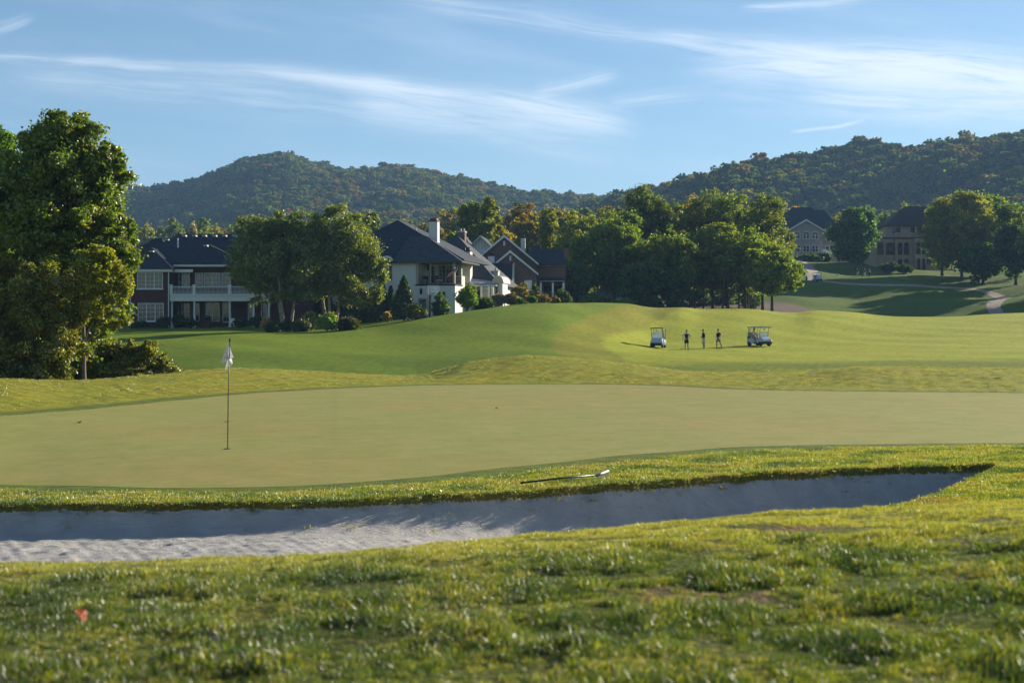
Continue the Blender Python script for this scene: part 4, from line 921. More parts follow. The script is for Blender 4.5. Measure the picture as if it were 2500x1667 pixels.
def tuft_protos(name, k, n, h, spread, wdt, colsets, seed, lean=.45):
    out = []
    for i in range(k):
        rs = np.random.RandomState(seed+i); V, q, ck = tuft(rs, n, h, spread, wdt, colsets[i % len(colsets)], lean)
        out.append(bpy.data.objects.new(name, np_mesh(name, V, 4, q, M_blade, False, {'tint': ck})))
    return out
gA = [(.090, .128, .010), (.14, .168, .012), (.05, .085, .009), (.21, .20, .022)]; gB = [(.17, .17, .020), (.23, .215, .035), (.10, .125, .012), (.30, .25, .09)]; gC = [(.030, .062, .008), (.052, .090, .009), (.05, .055, .012)]; gD = [(.19, .15, .06), (.15, .12, .045), (.11, .12, .025), (.20, .12, .04)]
pf = tuft_protos('grass_tuft', 8, 32, .038, .045, .0038, [gA, gB, gC, gA, gB, gD, gC, gA], 500, .55)
rs = np.random.RandomState(21); n = 165000
yy = 3.3 + (11.0-3.3)*rs.rand(n)**0.75; xx = rs.uniform(-1, 1, n)*(0.40*yy + 2.4)
dn = waves(xx, yy, .75, 8, 3) + .5*waves(xx, yy, .28, 8, 11)
bare_ = (waves(xx, yy, 1.5, 8, 33) > 1.35) & (xx > -.3)
keep = (rs.rand(n) < 0.80 + .16*dn) & ~(bare_ & (rs.rand(n) < .8)); xx, yy, dn = xx[keep], yy[keep], dn[keep]; m = len(xx)
sp_ = waves(xx, yy, .9, 8, 15) + rs.normal(0, .55, m); pk = np.where(sp_ < -.6, 2 + 4*rs.randint(0, 2, m), np.where(sp_ < .4, rs.choice([0, 3, 7], m), np.where(sp_ < 1.5, rs.choice([1, 4, 0], m), 5)))
nr_ = (rs.rand(m) < .42*sstep((7.6-yy)/2.5)); pk = np.where(nr_, rs.choice([2, 6], m), pk); far_ = sstep((yy-5.8)/1.6); pk = np.where((rs.rand(m) < far_*.8), rs.choice([1, 4], m), pk)
sc = (0.68 + .36*np.clip(dn, -1, 1.6))*rs.uniform(.75, 1.2, m)*(1 - .35*far_)
scatter('grass', np.stack([xx, yy, Hmany(xx, yy)-.004], 1), np.stack([rs.normal(0, .15, m), rs.normal(0, .15, m), rs.uniform(0, 6.28, m)], 1), np.stack([sc, sc, sc], 1), pk, pf, 'coarse green grass blades covering the foreground bank')
pm = tuft_protos('grass_tuft', 6, 34, .034, .085, .0060, [gA, gB, gA, gB, gC, gD], 540, .5)
n = 145000; yy = rs.uniform(11, 33, n); xx = rs.uniform(-1, 1, n)*(0.385*yy + 2.0)
gd_ = green_d(xx, yy); bd_ = bunk_d(xx, yy)
keep = (gd_ < -1.0 + .1*rs.normal(size=n)) & (bd_ < 0.05) & (yy < 31)
xx, yy, gd_, bd_ = xx[keep], yy[keep], gd_[keep], bd_[keep]
# extra tufts hang along the bunker lip
bp2 = []
P2 = BUNKP; 
for i in range(len(P2)):
    a_, b_ = P2[i], P2[(i+1) % len(P2)]; L_ = math.hypot(*(b_-a_)); k_ = int(L_*34); t_ = rs.rand(k_)[:, None]; bp2.append(a_ + (b_-a_)*t_ + rs.normal(0, .05, (k_, 2)))
bp2 = np.concatenate(bp2); mm = (np.abs(bp2[:, 0]) < .4*bp2[:, 1]+.5); bp2 = bp2[mm]; d_ = bunk_d(bp2[:, 0], bp2[:, 1]); bp2 = bp2[(d_ < .10) & (d_ > -.12)]
q_ = rs.rand(len(BUNKP)*26); st_ = []
for i in range(len(BUNKP)):
    a_, b_ = BUNKP[i], BUNKP[(i+1) % len(BUNKP)]; k_ = rs.poisson(math.hypot(*(b_-a_))*5); st_.append(a_ + (b_-a_)*rs.rand(k_)[:, None] + np.stack([rs.normal(0, .1, k_), -np.abs(rs.normal(0, .22, k_))-.05], 1))
st_ = np.concatenate(st_); st_ = st_[(np.abs(st_[:, 0]) < .4*st_[:, 1]) & (st_[:, 1] > 17)]; c0_ = waves(st_[:, 0], st_[:, 1], 1.1, 8, 5) > .2; bp2 = np.concatenate([bp2, st_[c0_]])
xs = np.concatenate([xx, bp2[:, 0]]); ys = np.concatenate([yy, bp2[:, 1]]); m = len(xs); lipm = np.arange(m) >= len(xx)
v_ = waves(xs, ys, 1.7, 8, 6) + rs.normal(0, .6, m); pk = np.where(v_ < -.9, 4, np.where(v_ < .1, rs.choice([0, 2], m), np.where(v_ < 1.3, rs.choice([1, 3], m), 5)))
sc = rs.uniform(.7, 1.15, m)*np.where(lipm, .95, 1)
print('fringe tufts', m)
scatter('fringe_grass', np.stack([xs, ys, Hmany(xs, ys)-.004 + lipm*.01], 1), np.stack([rs.normal(0, .2, m), rs.normal(0, .2, m), rs.uniform(0, 6.28, m)], 1), np.stack([sc, sc, sc], 1), pk, pm, 'short rough grass between the bunker lip and the putting green')
pm2 = tuft_protos('grass_tuft', 6, 30, .055, .16, .011, [gA, gB, gB, gB, gC, gD], 570, .6)
n = 60000; yy = 34 + (100-34)*rs.rand(n)**.8; xx = rs.uniform(-1, 1, n)*(0.385*yy + 1); gd_ = green_d(xx, yy); th_ = waves(xx, yy, 2.2, 8, 17) + .6*waves(xx, yy, .9, 8, 27)
keep = (gd_ < -1.3) & (th_ > .1) & (yy < 84) ; xx, yy, th_ = xx[keep], yy[keep], th_[keep]; m = len(xx)
v_ = waves(xx, yy, 5, 8, 9) + rs.normal(0, .6, m); pk = np.where(v_ < -.5, rs.choice([0, 4], m), np.where(v_ < 1.1, rs.choice([1, 2, 3], m), 5)); sc = rs.uniform(.7, 1.2, m)*(.7+.25*np.clip(th_, 0, 1.5))
print('mound tufts', m)
scatter('mound_grass', np.stack([xx, yy, Hmany(xx, yy)-.01], 1), np.stack([rs.normal(0, .15, m), rs.normal(0, .15, m), rs.uniform(0, 6.28, m)], 1), np.stack([sc, sc, sc*.8], 1), pk, pm2, 'tufted rough grass on the mounds beyond the putting green')
# ------------------------------------------------------------------ houses
M_brickred = brickmat('red_brick', (.105, .030, .026), (.075, .024, .022), (.10, .07, .06), 0.24, 0.085, .012)
M_brickbrown = brickmat('brown_brick', (.20, .105, .080), (.14, .075, .062), (.22, .17, .15), 0.24, 0.085, .012)
M_brickwhite = brickmat('white_painted_brick', (.78, .76, .73), (.72, .70, .68), (.62, .61, .60), 0.24, 0.085, .010, bump=.7, stain=.05)
M_stone = brickmat('grey_stone_brick', (.34, .29, .26), (.23, .20, .19), (.36, .33, .31), 0.55, 0.22, .03)
M_slate = brickmat('dark_shingles', (.042, .054, .074), (.026, .034, .050), (.012, .014, .020), 0.32, 0.17, .012, .8, axis='ROOF')
M_slate2 = brickmat('grey_shingles', (.085, .090, .104), (.045, .052, .066), (.018, .02, .022), 0.30, 0.16, .014, .8, axis='ROOF')
M_brownroof = brickmat('brown_shingles', (.060, .042, .038), (.042, .032, .032), (.02, .016, .016), 0.4, 0.2, .014, .8, axis='ROOF')
M_stucco = simple('tan_stucco', (.42, .29, .20), 0.9, var=.1, scale=1.2, bump=.3)
M_cream = simple('cream_siding', (.55, .52, .45), 0.8, var=.06)
M_white = simple('white_paint', (.72, .72, .70), 0.55, var=.05)
M_trim = simple('putty_trim', (.42, .40, .36), 0.6, var=.06)
M_iron = simple('black_iron', (.012, .012, .014), 0.45, 0.5)
M_door = simple('grey_blue_door', (.10, .13, .17), 0.5)
M_dark = simple('dark_interior', (.012, .011, .011), 0.8)
M_wood = simple('weathered_wood', (.13, .105, .085), 0.9, var=.3)
m, t, b = mat_new('window_glass'); g = t.new('ShaderNodeTexCoord').outputs['Object']
c = t.mix(t.smooth(t.noise(g, .9, 3), .4, .65), (.010, .013, .018), (.05, .055, .055)); t.l.new(c, b.inputs['Base Color']); b.inputs['Roughness'].default_value = .06; b.inputs['Specular IOR Level'].default_value = .8
bp = t.new('ShaderNodeBump'); bp.inputs['Strength'].default_value = .06; t.l.new(t.noise(g, .6, 2), bp.inputs['Height']); t.l.new(bp.outputs[0], b.inputs['Normal'])
M_glass = m
M_metalroof = simple('pale_metal_roof', (.42, .44, .46), 0.4, .3)
class House:
    def __init__(s, name, label, cat, px, Y, basepy, rz=0.0, group=None):
        s.Y = Y; s.s = Y/F; s.px = px; s.py = basepy; s.c = math.cos(rz)
        s.o = empty(name, (XP(px, Y), Y, (HZ-basepy)*s.s), rz); tag(s.o, label, cat, group)
    def X(s, px, d=0): return (px-s.px)*s.s*(1 + d/s.Y)/s.c
    def Z(s, py, d=0): return ((HZ-py)*(s.Y+d)/F) - (HZ-s.py)*s.s
    def win(s, px0, px1, py0, py1, y, nx=2, nz=2, mull=(), mat=None, arch=0.0, sill=False, name='window', fr=0.07, mt=0.028, d=0):
        x0, x1, z0, z1 = s.X(px0, d), s.X(px1, d), s.Z(py1, d), s.Z(py0, d); mat = mat or M_white; mb = MB()
        top = z1 - arch
        mb.box(x0, x0+fr, y-.07, y, z0, top); mb.box(x1-fr, x1, y-.07, y, z0, top); mb.box(x0+fr, x1-fr, y-.07, y, z0, z0+fr)
        if not arch: mb.box(x0+fr, x1-fr, y-.07, y, z1-fr, z1)
        else:
            n = 10; o = [((x0+x1)/2 - math.cos(math.pi*i/n)*(x1-x0)/2, top + math.sin(math.pi*i/n)*arch) for i in range(n+1)]
            i_ = [((x0+x1)/2 - math.cos(math.pi*i/n)*((x1-x0)/2-fr), top + math.sin(math.pi*i/n)*(arch-fr)) for i in range(n+1)]
            for k in range(n): mb.prism([o[k], o[k+1], i_[k+1], i_[k]], y-.07, y)
        mx = [x0 + (x1-x0)*f for f in mull]
        for q in mx: mb.box(q-fr*.6, q+fr*.6, y-.065, y, z0+fr, top-(0 if arch else fr))
        xs = [x0] + mx + [x1]
        for a_, b_ in zip(xs[:-1], xs[1:]):
            for k in range(1, nx): q = a_ + (b_-a_)*k/nx; mb.box(q-mt/2, q+mt/2, y-.05, y-.008, z0+fr, top-(0 if arch else fr))
        for k in range(1, nz): q = z0 + (z1-z0)*k/nz; mb.box(x0+fr, x1-fr, y-.046, y-.008, q-mt/2, q+mt/2)
        if sill: mb.box(x0-.08, x1+.08, y-.13, y, z0-.10, z0-.004)
        w_ = mb.build(name, mat, s.o); p = MB()
        if arch:
            n = 10; p.prism([(x0+.01, z0+.01), (x1-.01, z0+.01)] + [((x0+x1)/2 + math.cos(math.pi*i/n)*((x1-x0)/2-.01), top + math.sin(math.pi*i/n)*(arch-.01)) for i in range(n+1)], y-.02, y-.004)
        else: p.box(x0+.01, x1-.01, y-.02, y-.004, z0+.01, z1-.01)
        p.build('pane', M_glass, w_); return w_
    def chimney(s, px0, px1, py0, z0, y, dpt, mat, cap=None, pots=0, red=False, d=0):
        x0, x1, z1 = s.X(px0, d), s.X(px1, d), s.Z(py0, d)
        c_ = MB().box(x0, x1, y, y+dpt, z0, z1).build('chimney', mat, s.o)
        q = MB().box(x0-.06, x1+.06, y-.06, y+dpt+.06, z1+.002, z1+.14); 
        for k in range(pots): xx = x0 + (x1-x0)*(k+.5)/pots; q.lathe([(.16, z1+.14), (.13, z1+.5), (.17, z1+.55)], (xx, y+dpt/2, 0), 10)
        if not pots: q.box(x0+.12, x1-.12, y+.12, y+dpt-.12, z1+.14, z1+.42)
        q.build('chimney_cap', cap or M_iron, c_)
# red brick house
h = House('brick_house', 'dark red brick house with white balcony, columns and navy hip roofs', 'house', 413, 160, 798)
X, Z = h.X, h.Z
MB().box(X(318), 0, 0, 8, -1.2, Z(660)).box(0.002, 15.4, 3, 15, -1.2, Z(650, 3)).box(-5.4, -.01, 8.003, 15, -1.2, Z(650, 3)).build('wall', M_brickred, h.o)
zE = Z(650, 3)
MB().hip(-5.9, 16, 2.45, 15.6, zE+.25, Z(572, 9), (-1.1, 9), (10.4, 9)).hip(X(300), X(424), -.55, 8.6, Z(655), Z(605, 4), (X(353, 3.5), 3.6), (X(353, 3.5), 6)).hip(X(413), X(600), 1.3, 9, Z(643, 1.5), Z(594, 5), (X(479, 5), 5), (X(479, 5), 8)).hip(-8.4, -1, 6, 13, Z(652, 5), Z(582, 9), (-4, 9), (-3, 9)).build('roof', M_slate, h.o)
MB().box(X(302), X(421), -.42, -.2, Z(664), Z(656)).box(X(413)+.5, X(467), 0.6, .8, Z(664), Z(657)).box(X(415), X(598), 1.4, 1.6, Z(651, 1.5), Z(644.5, 1.5)).box(X(598)+.2, 15.9, 2.5, 2.7, zE-.1, zE+.1).build('eave_fascia', M_white, h.o)
MB().box(X(300)+.2, X(424)-.2, -.4, 8, Z(664)+.004, Z(660)+.12).box(X(415), X(598), 1.5, 3, Z(650, 2), Z(650, 2)+.1).build('soffit', M_white, h.o)
h.win(335, 398, 665, 705, -.003, 2, 4, (1/3, 2/3), sill=True); h.win(337, 400, 740, 784, -.003, 2, 4, (1/3, 2/3), sill=True)
h.win(421, 448, 664, 703, 2.997, 1, 3, (1/3, 2/3), d=3, name='french_door'); h.win(461, 481, 666, 702, 2.997, 2, 3, d=3); h.win(483, 523, 666, 702, 2.997, 2, 3, (.5,), d=3); h.win(526, 548, 666, 702, 2.997, 2, 3, d=3)
h.win(575, 600, 666, 702, 2.997, 2, 3, d=3); h.win(618, 640, 666, 702, 2.997, 2, 3, d=3)
h.win(420, 448, 739, 784, 2.997, 1, 2, (1/3, 2/3), d=3, name='french_door'); h.win(461, 472, 740, 784, 2.997, 1, 3, d=3); h.win(487, 521, 738, 785, 2.997, 1, 3, (.5,), d=3, name='french_door'); h.win(528, 547, 738, 787, 2.997, 2, 4, d=3, name='french_door')
h.win(590, 606, 740, 785, 2.997, 2, 4, d=3, name='french_door'); h.win(622, 636, 740, 785, 2.997, 1, 4, d=3)
MB().box(X(414), X(662), .15, 2.99, Z(735), Z(721)).box(X(413)+.05, X(664), .02, 2.99, Z(721)+.003, Z(721)+.12).build('porch_beam', M_white, h.o)
for px in (418, 473, 560, 618, 655):
    MB().lathe([(.17, 0), (.17, .18), (.13, .2), (.12, 1.6), (.105, 2.75), (.16, 2.8), (.16, 2.94)], (X(px), .35, Z(798)), 12).box(X(px)-.2, X(px)+.2, .15, .55, -.3, .0).build('column', M_white, h.o, smooth=False)
r = MB(); zt, zb = Z(699), Z(719)
r.box(X(414), X(662), .12, .28, zt-.08, zt); r.box(X(414), X(662), .14, .26, zb, zb+.07)
for k in range(78):
    xx = X(414) + (X(662)-X(414))*(k+.5)/78; r.lathe([(.02, zb+.07), (.035, zb+.25), (.018, zb+.5), (.025, zt-.08)], (xx, .2, 0), 6)
rl = r.build('balcony_railing', M_white, h.o)
for px in (417, 473, 560, 618, 660): MB().box(X(px)-.15, X(px)+.15, .05, .35, zb-.05, zt+.12).box(X(px)-.19, X(px)+.19, .01, .39, zt+.123, zt+.2).build('post', M_white, rl)
MB().tube([(X(412), -.06, 0), (X(412), -.06, Z(660))], .06, 8).build('downspout', M_white, h.o)
MB().tube([(X(319), -.06, 0), (X(319), -.06, Z(660))], .05, 8).build('downspout', M_white, h.o)
for px, py, d_ in ((412, 576, 8), (437, 576, 8), (461, 576, 8), (486, 576, 8), (510, 576, 8), (534, 576, 8), (371, 586, 8), (358, 614, 2.9), (484, 600, 4)):
    MB().box(X(px, d_)-.22, X(px, d_)+.22, d_-.75, d_+.1, Z(py+2, d_-.2), Z(py-1.5, d_-.2)).build('roof_vent', M_trim, h.o)
for px in (404, 557): MB().tube([(X(px, 7), 6.0, Z(600, 7)-.5), (X(px, 7), 6.0, Z(583, 7))], .06, 8).build('vent_pipe', M_white, h.o)
MB().box(X(500), X(524), -2.6, -1.6, -.35, Z(784)).box(X(499), X(525), -2.7, -1.5, Z(784)+.003, Z(784)+.08).build('wall', M_brickred, tag(empty('grill_island', (h.o.location.x, 160, h.o.location.z)), 'low brick outdoor kitchen counter on the brick house patio', 'counter'))
gr = empty('barbecue_grill', (XP(507, 157.9), 157.9, h.o.location.z + Z(784)+.09)); tag(gr, 'small black barbecue grill on the brick counter', 'grill')
MB().lathe([(.05, 0), (.3, .05), (.36, .25), (.3, .45), (.1, .55)], (0, 0, 0), 14).build('grill_bowl', M_iron, gr, smooth=True); MB().tube([(-.12, -.36, .3), (-.12, -.42, .34), (.12, -.42, .34), (.12, -.36, .3)], .015).build('handle', M_metalroof, gr)
wc = empty('patio_chair', (XP(566, 157), 157, h.o.location.z)); tag(wc, 'white patio chair beside the right porch column', 'chair')
MB().box(-.25, .25, -.25, .25, .40, .45).build('seat', M_white, wc); MB().box(-.25, .25, .2, .25, .455, .95).build('backrest', M_white, wc)
for a_ in (-.22, .22):
    for b_ in (-.22, .18): MB().box(a_-.02, a_+.02, b_-.02, b_+.02, 0, .398).build('leg', M_white, wc)
lp = empty('patio_pole', (XP(686, 150), 150, H(XP(686, 150), 150))); tag(lp, 'thin white pole standing between the birch stems', 'pole')
MB().tube([(0, 0, -.2), (0, 0, 3.6)], .05, 8).build('pole', M_white, lp); MB().lathe([(.0, 3.6), (.08, 3.62), (.08, 3.7), (0, 3.78)], (0, 0, 0), 10).build('finial', M_white, lp)

# white painted brick house
h = House('white_house', 'white painted brick house with covered balcony and dark hip roofs', 'house', 1111, 165, 776, rad(-12)); X, Z = h.X, h.Z
zd, ze = Z(697), Z(640)
MB().box(-16, -4.7, 0, 12, -1.5, ze).box(-4.698, 0, 0, 3.5, -1.5, zd).box(-4.698, -1.8, 3.502, 12, -1.5, ze).box(-4.69, 0, 3.4, 3.5, zd+.003, ze).build('wall', M_brickwhite, h.o)
MB().hip(X(955), 1.0, -.6, 8.2, ze+.05, Z(575, 4), (X(979, 4), 4), (X(1019, 4), 4)).build('roof', M_slate2, h.o)
MB().hip(-17.5, .9, .8, 15, ze+.35, Z(533, 6), (-9.0, 7), (-9.0, 11)).build('roof', M_slate, h.o)
MB().box(X(955)+.15, .85, -.5, -.38, ze-.1, ze+.04).box(.74, .86, -.378, 8, ze-.1, ze+.04).build('gutter', M_trim, h.o)
MB().box(-4.6, .72, -.37, 3.38, ze-.02, ze+.04).build('balcony_ceiling', M_trim, h.o)
MB().box(-4.75, .08, -.08, 3.38, zd+.006, zd+.17).build('balcony_floor', M_iron, h.o)
for xx, yy_ in ((-3.05, .1), (-.12, .1), (-.12, 3.2), (-4.55, .1)): MB().box(xx-.1, xx+.1, yy_-.1, yy_+.1, zd+.175, ze-.025).build('post', M_trim, h.o)
r = MB(); z0, z1 = zd+.25, zd+1.1
r.box(-4.5, -.2, .08, .11, z1, z1+.04).box(-4.5, -.2, .08, .11, z0, z0+.03).box(-.135, -.105, .2, 3.1, z1, z1+.04)
for k in range(43): r.box(-4.45+k*.1, -4.435+k*.1, .088, .103, z0+.03, z1)
for k in range(28): r.box(-.128, -.113, .25+k*.1, .265+k*.1, z0, z1)
r.build('railing', M_iron, h.o)
h.win(1053, 1103, 648, 691, 3.396, 2, 5, (.36, .68), M_trim, name='french_door', d=3.4); h.win(1034, 1044, 650, 691, 3.396, 1, 5, (), M_trim, name='window', d=3.4)
h.win(935, 955, 633, 684, -.003, 2, 4, (.5,), M_trim, arch=.45, d=0)
n = 12; xa, xb = X(931), X(960); zc_ = Z(634)
MB().prism([((xa+xb)/2 + math.cos(math.pi*i/n)*.78, zc_-.1 + math.sin(math.pi*i/n)*.62) for i in range(n+1)] + [((xa+xb)/2 + math.cos(math.pi*(n-i)/n)*.5, zc_-.1 + math.sin(math.pi*(n-i)/n)*.36) for i in range(n+1)], -.75, 1.5).build('arched_dormer', M_white, h.o)
MB().prism([((xa+xb)/2 + math.cos(math.pi*i/n)*.84, zc_-.06 + math.sin(math.pi*i/n)*.68) for i in range(n+1)] + [((xa+xb)/2 + math.cos(math.pi*(n-i)/n)*.79, zc_-.06 + math.sin(math.pi*(n-i)/n)*.63) for i in range(n+1)], -.8, 2.2).build('dormer_roof', M_slate, h.o)
dr = MB().box(X(1022), X(1040), -.06, -.003, 0, Z(730)).build('door', M_door, h.o)
MB().box(X(1019), X(1022)-.002, -.09, -.003, 0, Z(727)).box(X(1040)+.002, X(1043), -.09, -.003, 0, Z(727)).box(X(1022), X(1040), -.09, -.003, Z(730)+.002, Z(727)).build('door_frame', M_trim, dr)
MB().box(X(1028), X(1038), -.075, -.062, Z(738), Z(732)).build('pane', M_glass, dr); MB().lathe([(.0, -.16), (.035, -.13), (.02, -.06)], (X(1024), 0, 1.0), 8, 'Y').build('handle', M_metalroof, dr)
h.win(1072, 1088, 711, 742, -.003, 2, 3, (), M_trim)
for (px, py, y_) in ((1028, 712, -.25), (1028, 654, 3.15)):
    zz = Z(py, max(y_, 0)); xx = X(px, max(y_, 0))
    MB().lathe([(.06, -.30), (.13, -.26), (.15, .18), (.20, .2), (.04, .42)], (xx, y_, zz), 6).tube([(xx, y_, zz+.4), (xx, y_+.1, zz+.5), (xx, y_+.24, zz+.35)], .02).build('wall_lantern', M_iron, h.o)
h.chimney(1023, 1044, 541, Z(600, 5), 4.6, 1.0, M_brickwhite, simple('red_chimney_cap', (.10, .03, .03), .6), 0, d=5)
MB().tube([(X(981, 5), 6.5, Z(575, 5)-1), (X(981, 5), 6.5, Z(553, 5))], .07, 8).build('vent_pipe', M_white, h.o)
MB().tube([(-3.05, -.12, 0), (-3.05, -.12, zd), (-3.05, -.12, ze)], .045, 8).build('downspout', M_iron, h.o)
MB().tube([(X(930), -.08, 0), (X(930), -.08, ze)], .05, 8).build('downspout', M_iron, h.o)
hw = h
# balcony chairs
for k, (xx, lab) in enumerate([(-4.0, 'left one of two dark lounge chairs on the white house balcony'), (-2.3, 'right one of two dark lounge chairs on the white house balcony')]):
    wp = h.o.matrix_basis @ Vector((xx, 1.2, zd+.175)) if False else Matrix.Translation(h.o.location) @ Matrix.Rotation(rad(-12), 4, 'Z') @ Vector((xx, 1.2, zd+.175))
    e = empty('lounge_chair', wp, rad(-12+k*25)); tag(e, lab, 'chair', 'chairs on the balcony')
    MB().box(-.35, .35, -.4, .35, .32, .42).build('seat', M_iron, e); MB().box(-.35, .35, .3, .36, .423, 1.0).build('backrest', M_iron, e); MB().box(-.3, .3, -.34, .29, .425, .53).build('cushion', M_white, e)
    for a_ in (-.32, .32):
        for b_ in (-.36, .3): MB().box(a_-.02, a_+.02, b_-.02, b_+.02, 0, .318).build('leg', M_iron, e)
# hanging flag on the balcony post
fl = empty('striped_flag', Matrix.Translation(h.o.location) @ Matrix.Rotation(rad(-12), 4, 'Z') @ Vector((.35, -.35, Z(652))), 0); tag(fl, 'red and white striped flag with blue corner drooping from the balcony post', 'flag')
M_fr, M_fw, M_fb = simple('flag_red', (.65, .012, .02), .8), simple('flag_white', (.70, .68, .68), .8), simple('flag_blue', (.015, .03, .12), .8)
MB().tube([(-.1, .25, -.55), (0.06, -.06, .1)], .018, 8).build('flag_pole', M_white, fl)
nu, nv = 30, 13; V = []
for i in range(nu+1):
    for j in range(nv+1):
        u, v_ = i/nu, j/nv; V.append((-u*1.15 - v_*.10 + .03*math.sin(v_*5), -.05 + .10*math.sin(u*7+v_*3)+.05*math.sin(v_*9+u*4), -u*1.05*(1-.1*math.sin(u*3)) - v_*.55*(1-.25*u) + .05*math.sin(u*9)))
me = bpy.data.meshes.new('cloth'); me.from_pydata(V, [], [(i*(nv+1)+j, i*(nv+1)+j+1, (i+1)*(nv+1)+j+1, (i+1)*(nv+1)+j) for i in range(nu) for j in range(nv)])
for q in (M_fr, M_fw, M_fb): me.materials.append(q)
for k, p in enumerate(me.polygons):
    i, j = divmod(k, nv); p.use_smooth = True; p.material_index = 2 if (i < 12 and j < 7) else (0 if j % 2 == 0 else 1)
link('cloth', me, fl)
M_star = MB()
for i in range(5):
    for j in range(3):
        k = (1+i*2)*(nv+1)+1+j*2; p = V[k]; M_star.box(p[0]-.016, p[0]+.016, p[1]-.03, p[1]-.02, p[2]-.016, p[2]+.016)
M_star.build('stars', M_fw, fl)
# second white house behind
h = House('white_house', 'second white house with tall chimney and steep hip roof lit from the right', 'house', 1218, 180, 772, rad(-12)); X, Z = h.X, h.Z
ze = Z(696)
MB().box(-13, -.4, 0, 11, -1.5, ze).build('wall', M_brickwhite, h.o)
MB().hip(-14, .3, -.6, 11.6, ze+.04, Z(570, 5.5), (-6.9, 5.3), (-6.9, 5.8)).build('roof', M_slate2, h.o)
MB().add([(-6.2, -2.8, ze-.1), (.3, -2.8, ze-.1), (.3, -.61, ze+.35), (-6.2, -.61, ze+1.2), (-6.2, -2.8, ze-.22), (.3, -2.8, ze-.22), (.3, -.61, ze+.2), (-6.2, -.61, ze+1.0)], [(0,1,2,3), (7,6,5,4), (0,4,5,1), (1,5,6,2), (2,6,7,3), (3,7,4,0)]).build('porch_roof', M_metalroof, h.o)
for px in (1128, 1158, 1187, 1205, 1214): MB().box(X(px)-.14, X(px)+.14, -2.7, -2.4, -1, ze-.25).build('post', M_white, h.o)
h.win(1190, 1203, 704, 730, -2.5, 1, 1); h.win(1206, 1212, 704, 730, -2.5, 1, 1); h.win(1160, 1180, 706, 740, -.004, 2, 2)
h.chimney(1134, 1156, 615, .5, -1.9, 1.25, M_brickwhite, M_iron, 2, d=0)
h.chimney(1094, 1110, 566, Z(600, 6), 5.9, .9, M_brickbrown, M_trim, 2, d=6)
h.chimney(1193, 1207, 664, Z(690, 3), 2.2, .8, M_brickwhite, M_trim, 1, d=3)
n = 12; cx = X(1222)
MB().prism([(cx + math.cos(math.pi*i/n)*.75, ze+.2 + math.sin(math.pi*i/n)*.95) for i in range(n+1)], -1.6, 2.5).build('arched_dormer', M_trim, h.o)
MB().box(cx-.6, cx+.6, -1.5, 1.5, -1, ze+.19).build('entry_bay', M_brickwhite, h.o); h.win(1216, 1228, 700, 728, -1.505, 1, 4)
# cream gabled house behind
h = House('cream_house', 'cream board and batten gable showing between the brick gable and dark roofs', 'house', 1173, 222, 768, rad(-6)); X, Z = h.X, h.Z
MB().prism([(X(1140), -1), (X(1206), -1), (X(1206), Z(610)), (X(1173), Z(578)), (X(1140), Z(610))], 0, 6).box(X(1060), X(1140)-.01, 1, 10, -1, Z(606)).build('wall', M_cream, h.o)
r = MB()
for k in range(9): xx = X(1144+k*7.2); r.box(xx-.025, xx+.025, -.03, -.002, Z(612), Z(612) + max(.2, (1-abs((1144+k*7.2)-1173)/36)*2.0))
r.box(X(1141), X(1205), -.05, -.002, Z(614), Z(612)-.01).build('battens', M_white, h.o)
def gable_roof(h, pl, pr, pk, pe_l, pe_r, pt, y0, y1, mat, trim, th=.16, over=.35):
    X, Z = h.X, h.Z; A, B, C_ = (X(pl)-over, Z(pe_l)-over*.8), (X(pk), Z(pt)), (X(pr)+over, Z(pe_r)-over*.8)
    MB().prism([A, B, C_, (C_[0], C_[1]-th), (B[0], B[1]-th*1.3), (A[0], A[1]-th)], y0+.02, y1).build('roof', mat, h.o)
    MB().prism([(A[0], A[1]+.02), (B[0], B[1]+.03), (C_[0], C_[1]+.02), (C_[0], C_[1]-.26), (B[0], B[1]-.33), (A[0], A[1]-.26)], y0-.12, y0+.018).build('rake_trim', trim, h.o)
gable_roof(h, 1140, 1206, 1173, 609, 609, 575, -.4, 8, M_slate, M_trim)
MB().hip(X(1058), X(1150), .6, 10.5, Z(606), Z(572, 5), (X(1118, 5), 5), (X(1124, 5), 5)).build('roof', M_slate2, h.o)
# brown brick house with two gables
h = House('gabled_brick_house', 'brown brick house with two white trimmed gables and a long right wing', 'house', 1240, 202, 768, rad(-3)); X, Z = h.X, h.Z
MB().prism([(X(1166), -1), (X(1309), -1), (X(1309), Z(640)), (X(1232), Z(577)), (X(1166), Z(632))], 0, 11).build('wall', M_brickbrown, h.o)
MB().prism([(X(1188), -1), (X(1310)+.01, -1), (X(1310)+.01, Z(665)), (X(1248), Z(618)), (X(1188), Z(662))], -2.2, -.003).build('wall', M_brickbrown, h.o)
gable_roof(h, 1166, 1309, 1231.5, 630, 639, 574, -.4, 11.3, M_slate, M_white); gable_roof(h, 1188, 1310, 1248, 663, 665, 614, -2.6, -.01, M_slate, M_white)
for px, py0, py1, y_ in ((1231, 588, 600, -.004), (1248, 626, 638, -2.204)): MB().box(X(px-2.2), X(px+2.2), y_-.05, y_, Z(py1), Z(py0)).build('gable_vent', M_white, h.o)
MB().box(X(1309)+.02, X(1380), 1.5, 10, -1, Z(646)).build('wall', M_brickbrown, h.o)
MB().hip(X(1300), X(1384), .9, 10.6, Z(645), Z(609, 5), (X(1310), 5.7), (X(1380), 5.7)).build('roof', M_slate, h.o)
MB().hip(X(1282), X(1322), .95, 10, Z(641), Z(599, 5), (X(1290), 5.5), (X(1316), 5.5)).build('roof', M_slate, h.o)
MB().box(X(1318), X(1382), 1.38, 1.497, Z(648), Z(646)).build('eave_fascia', M_white, h.o)
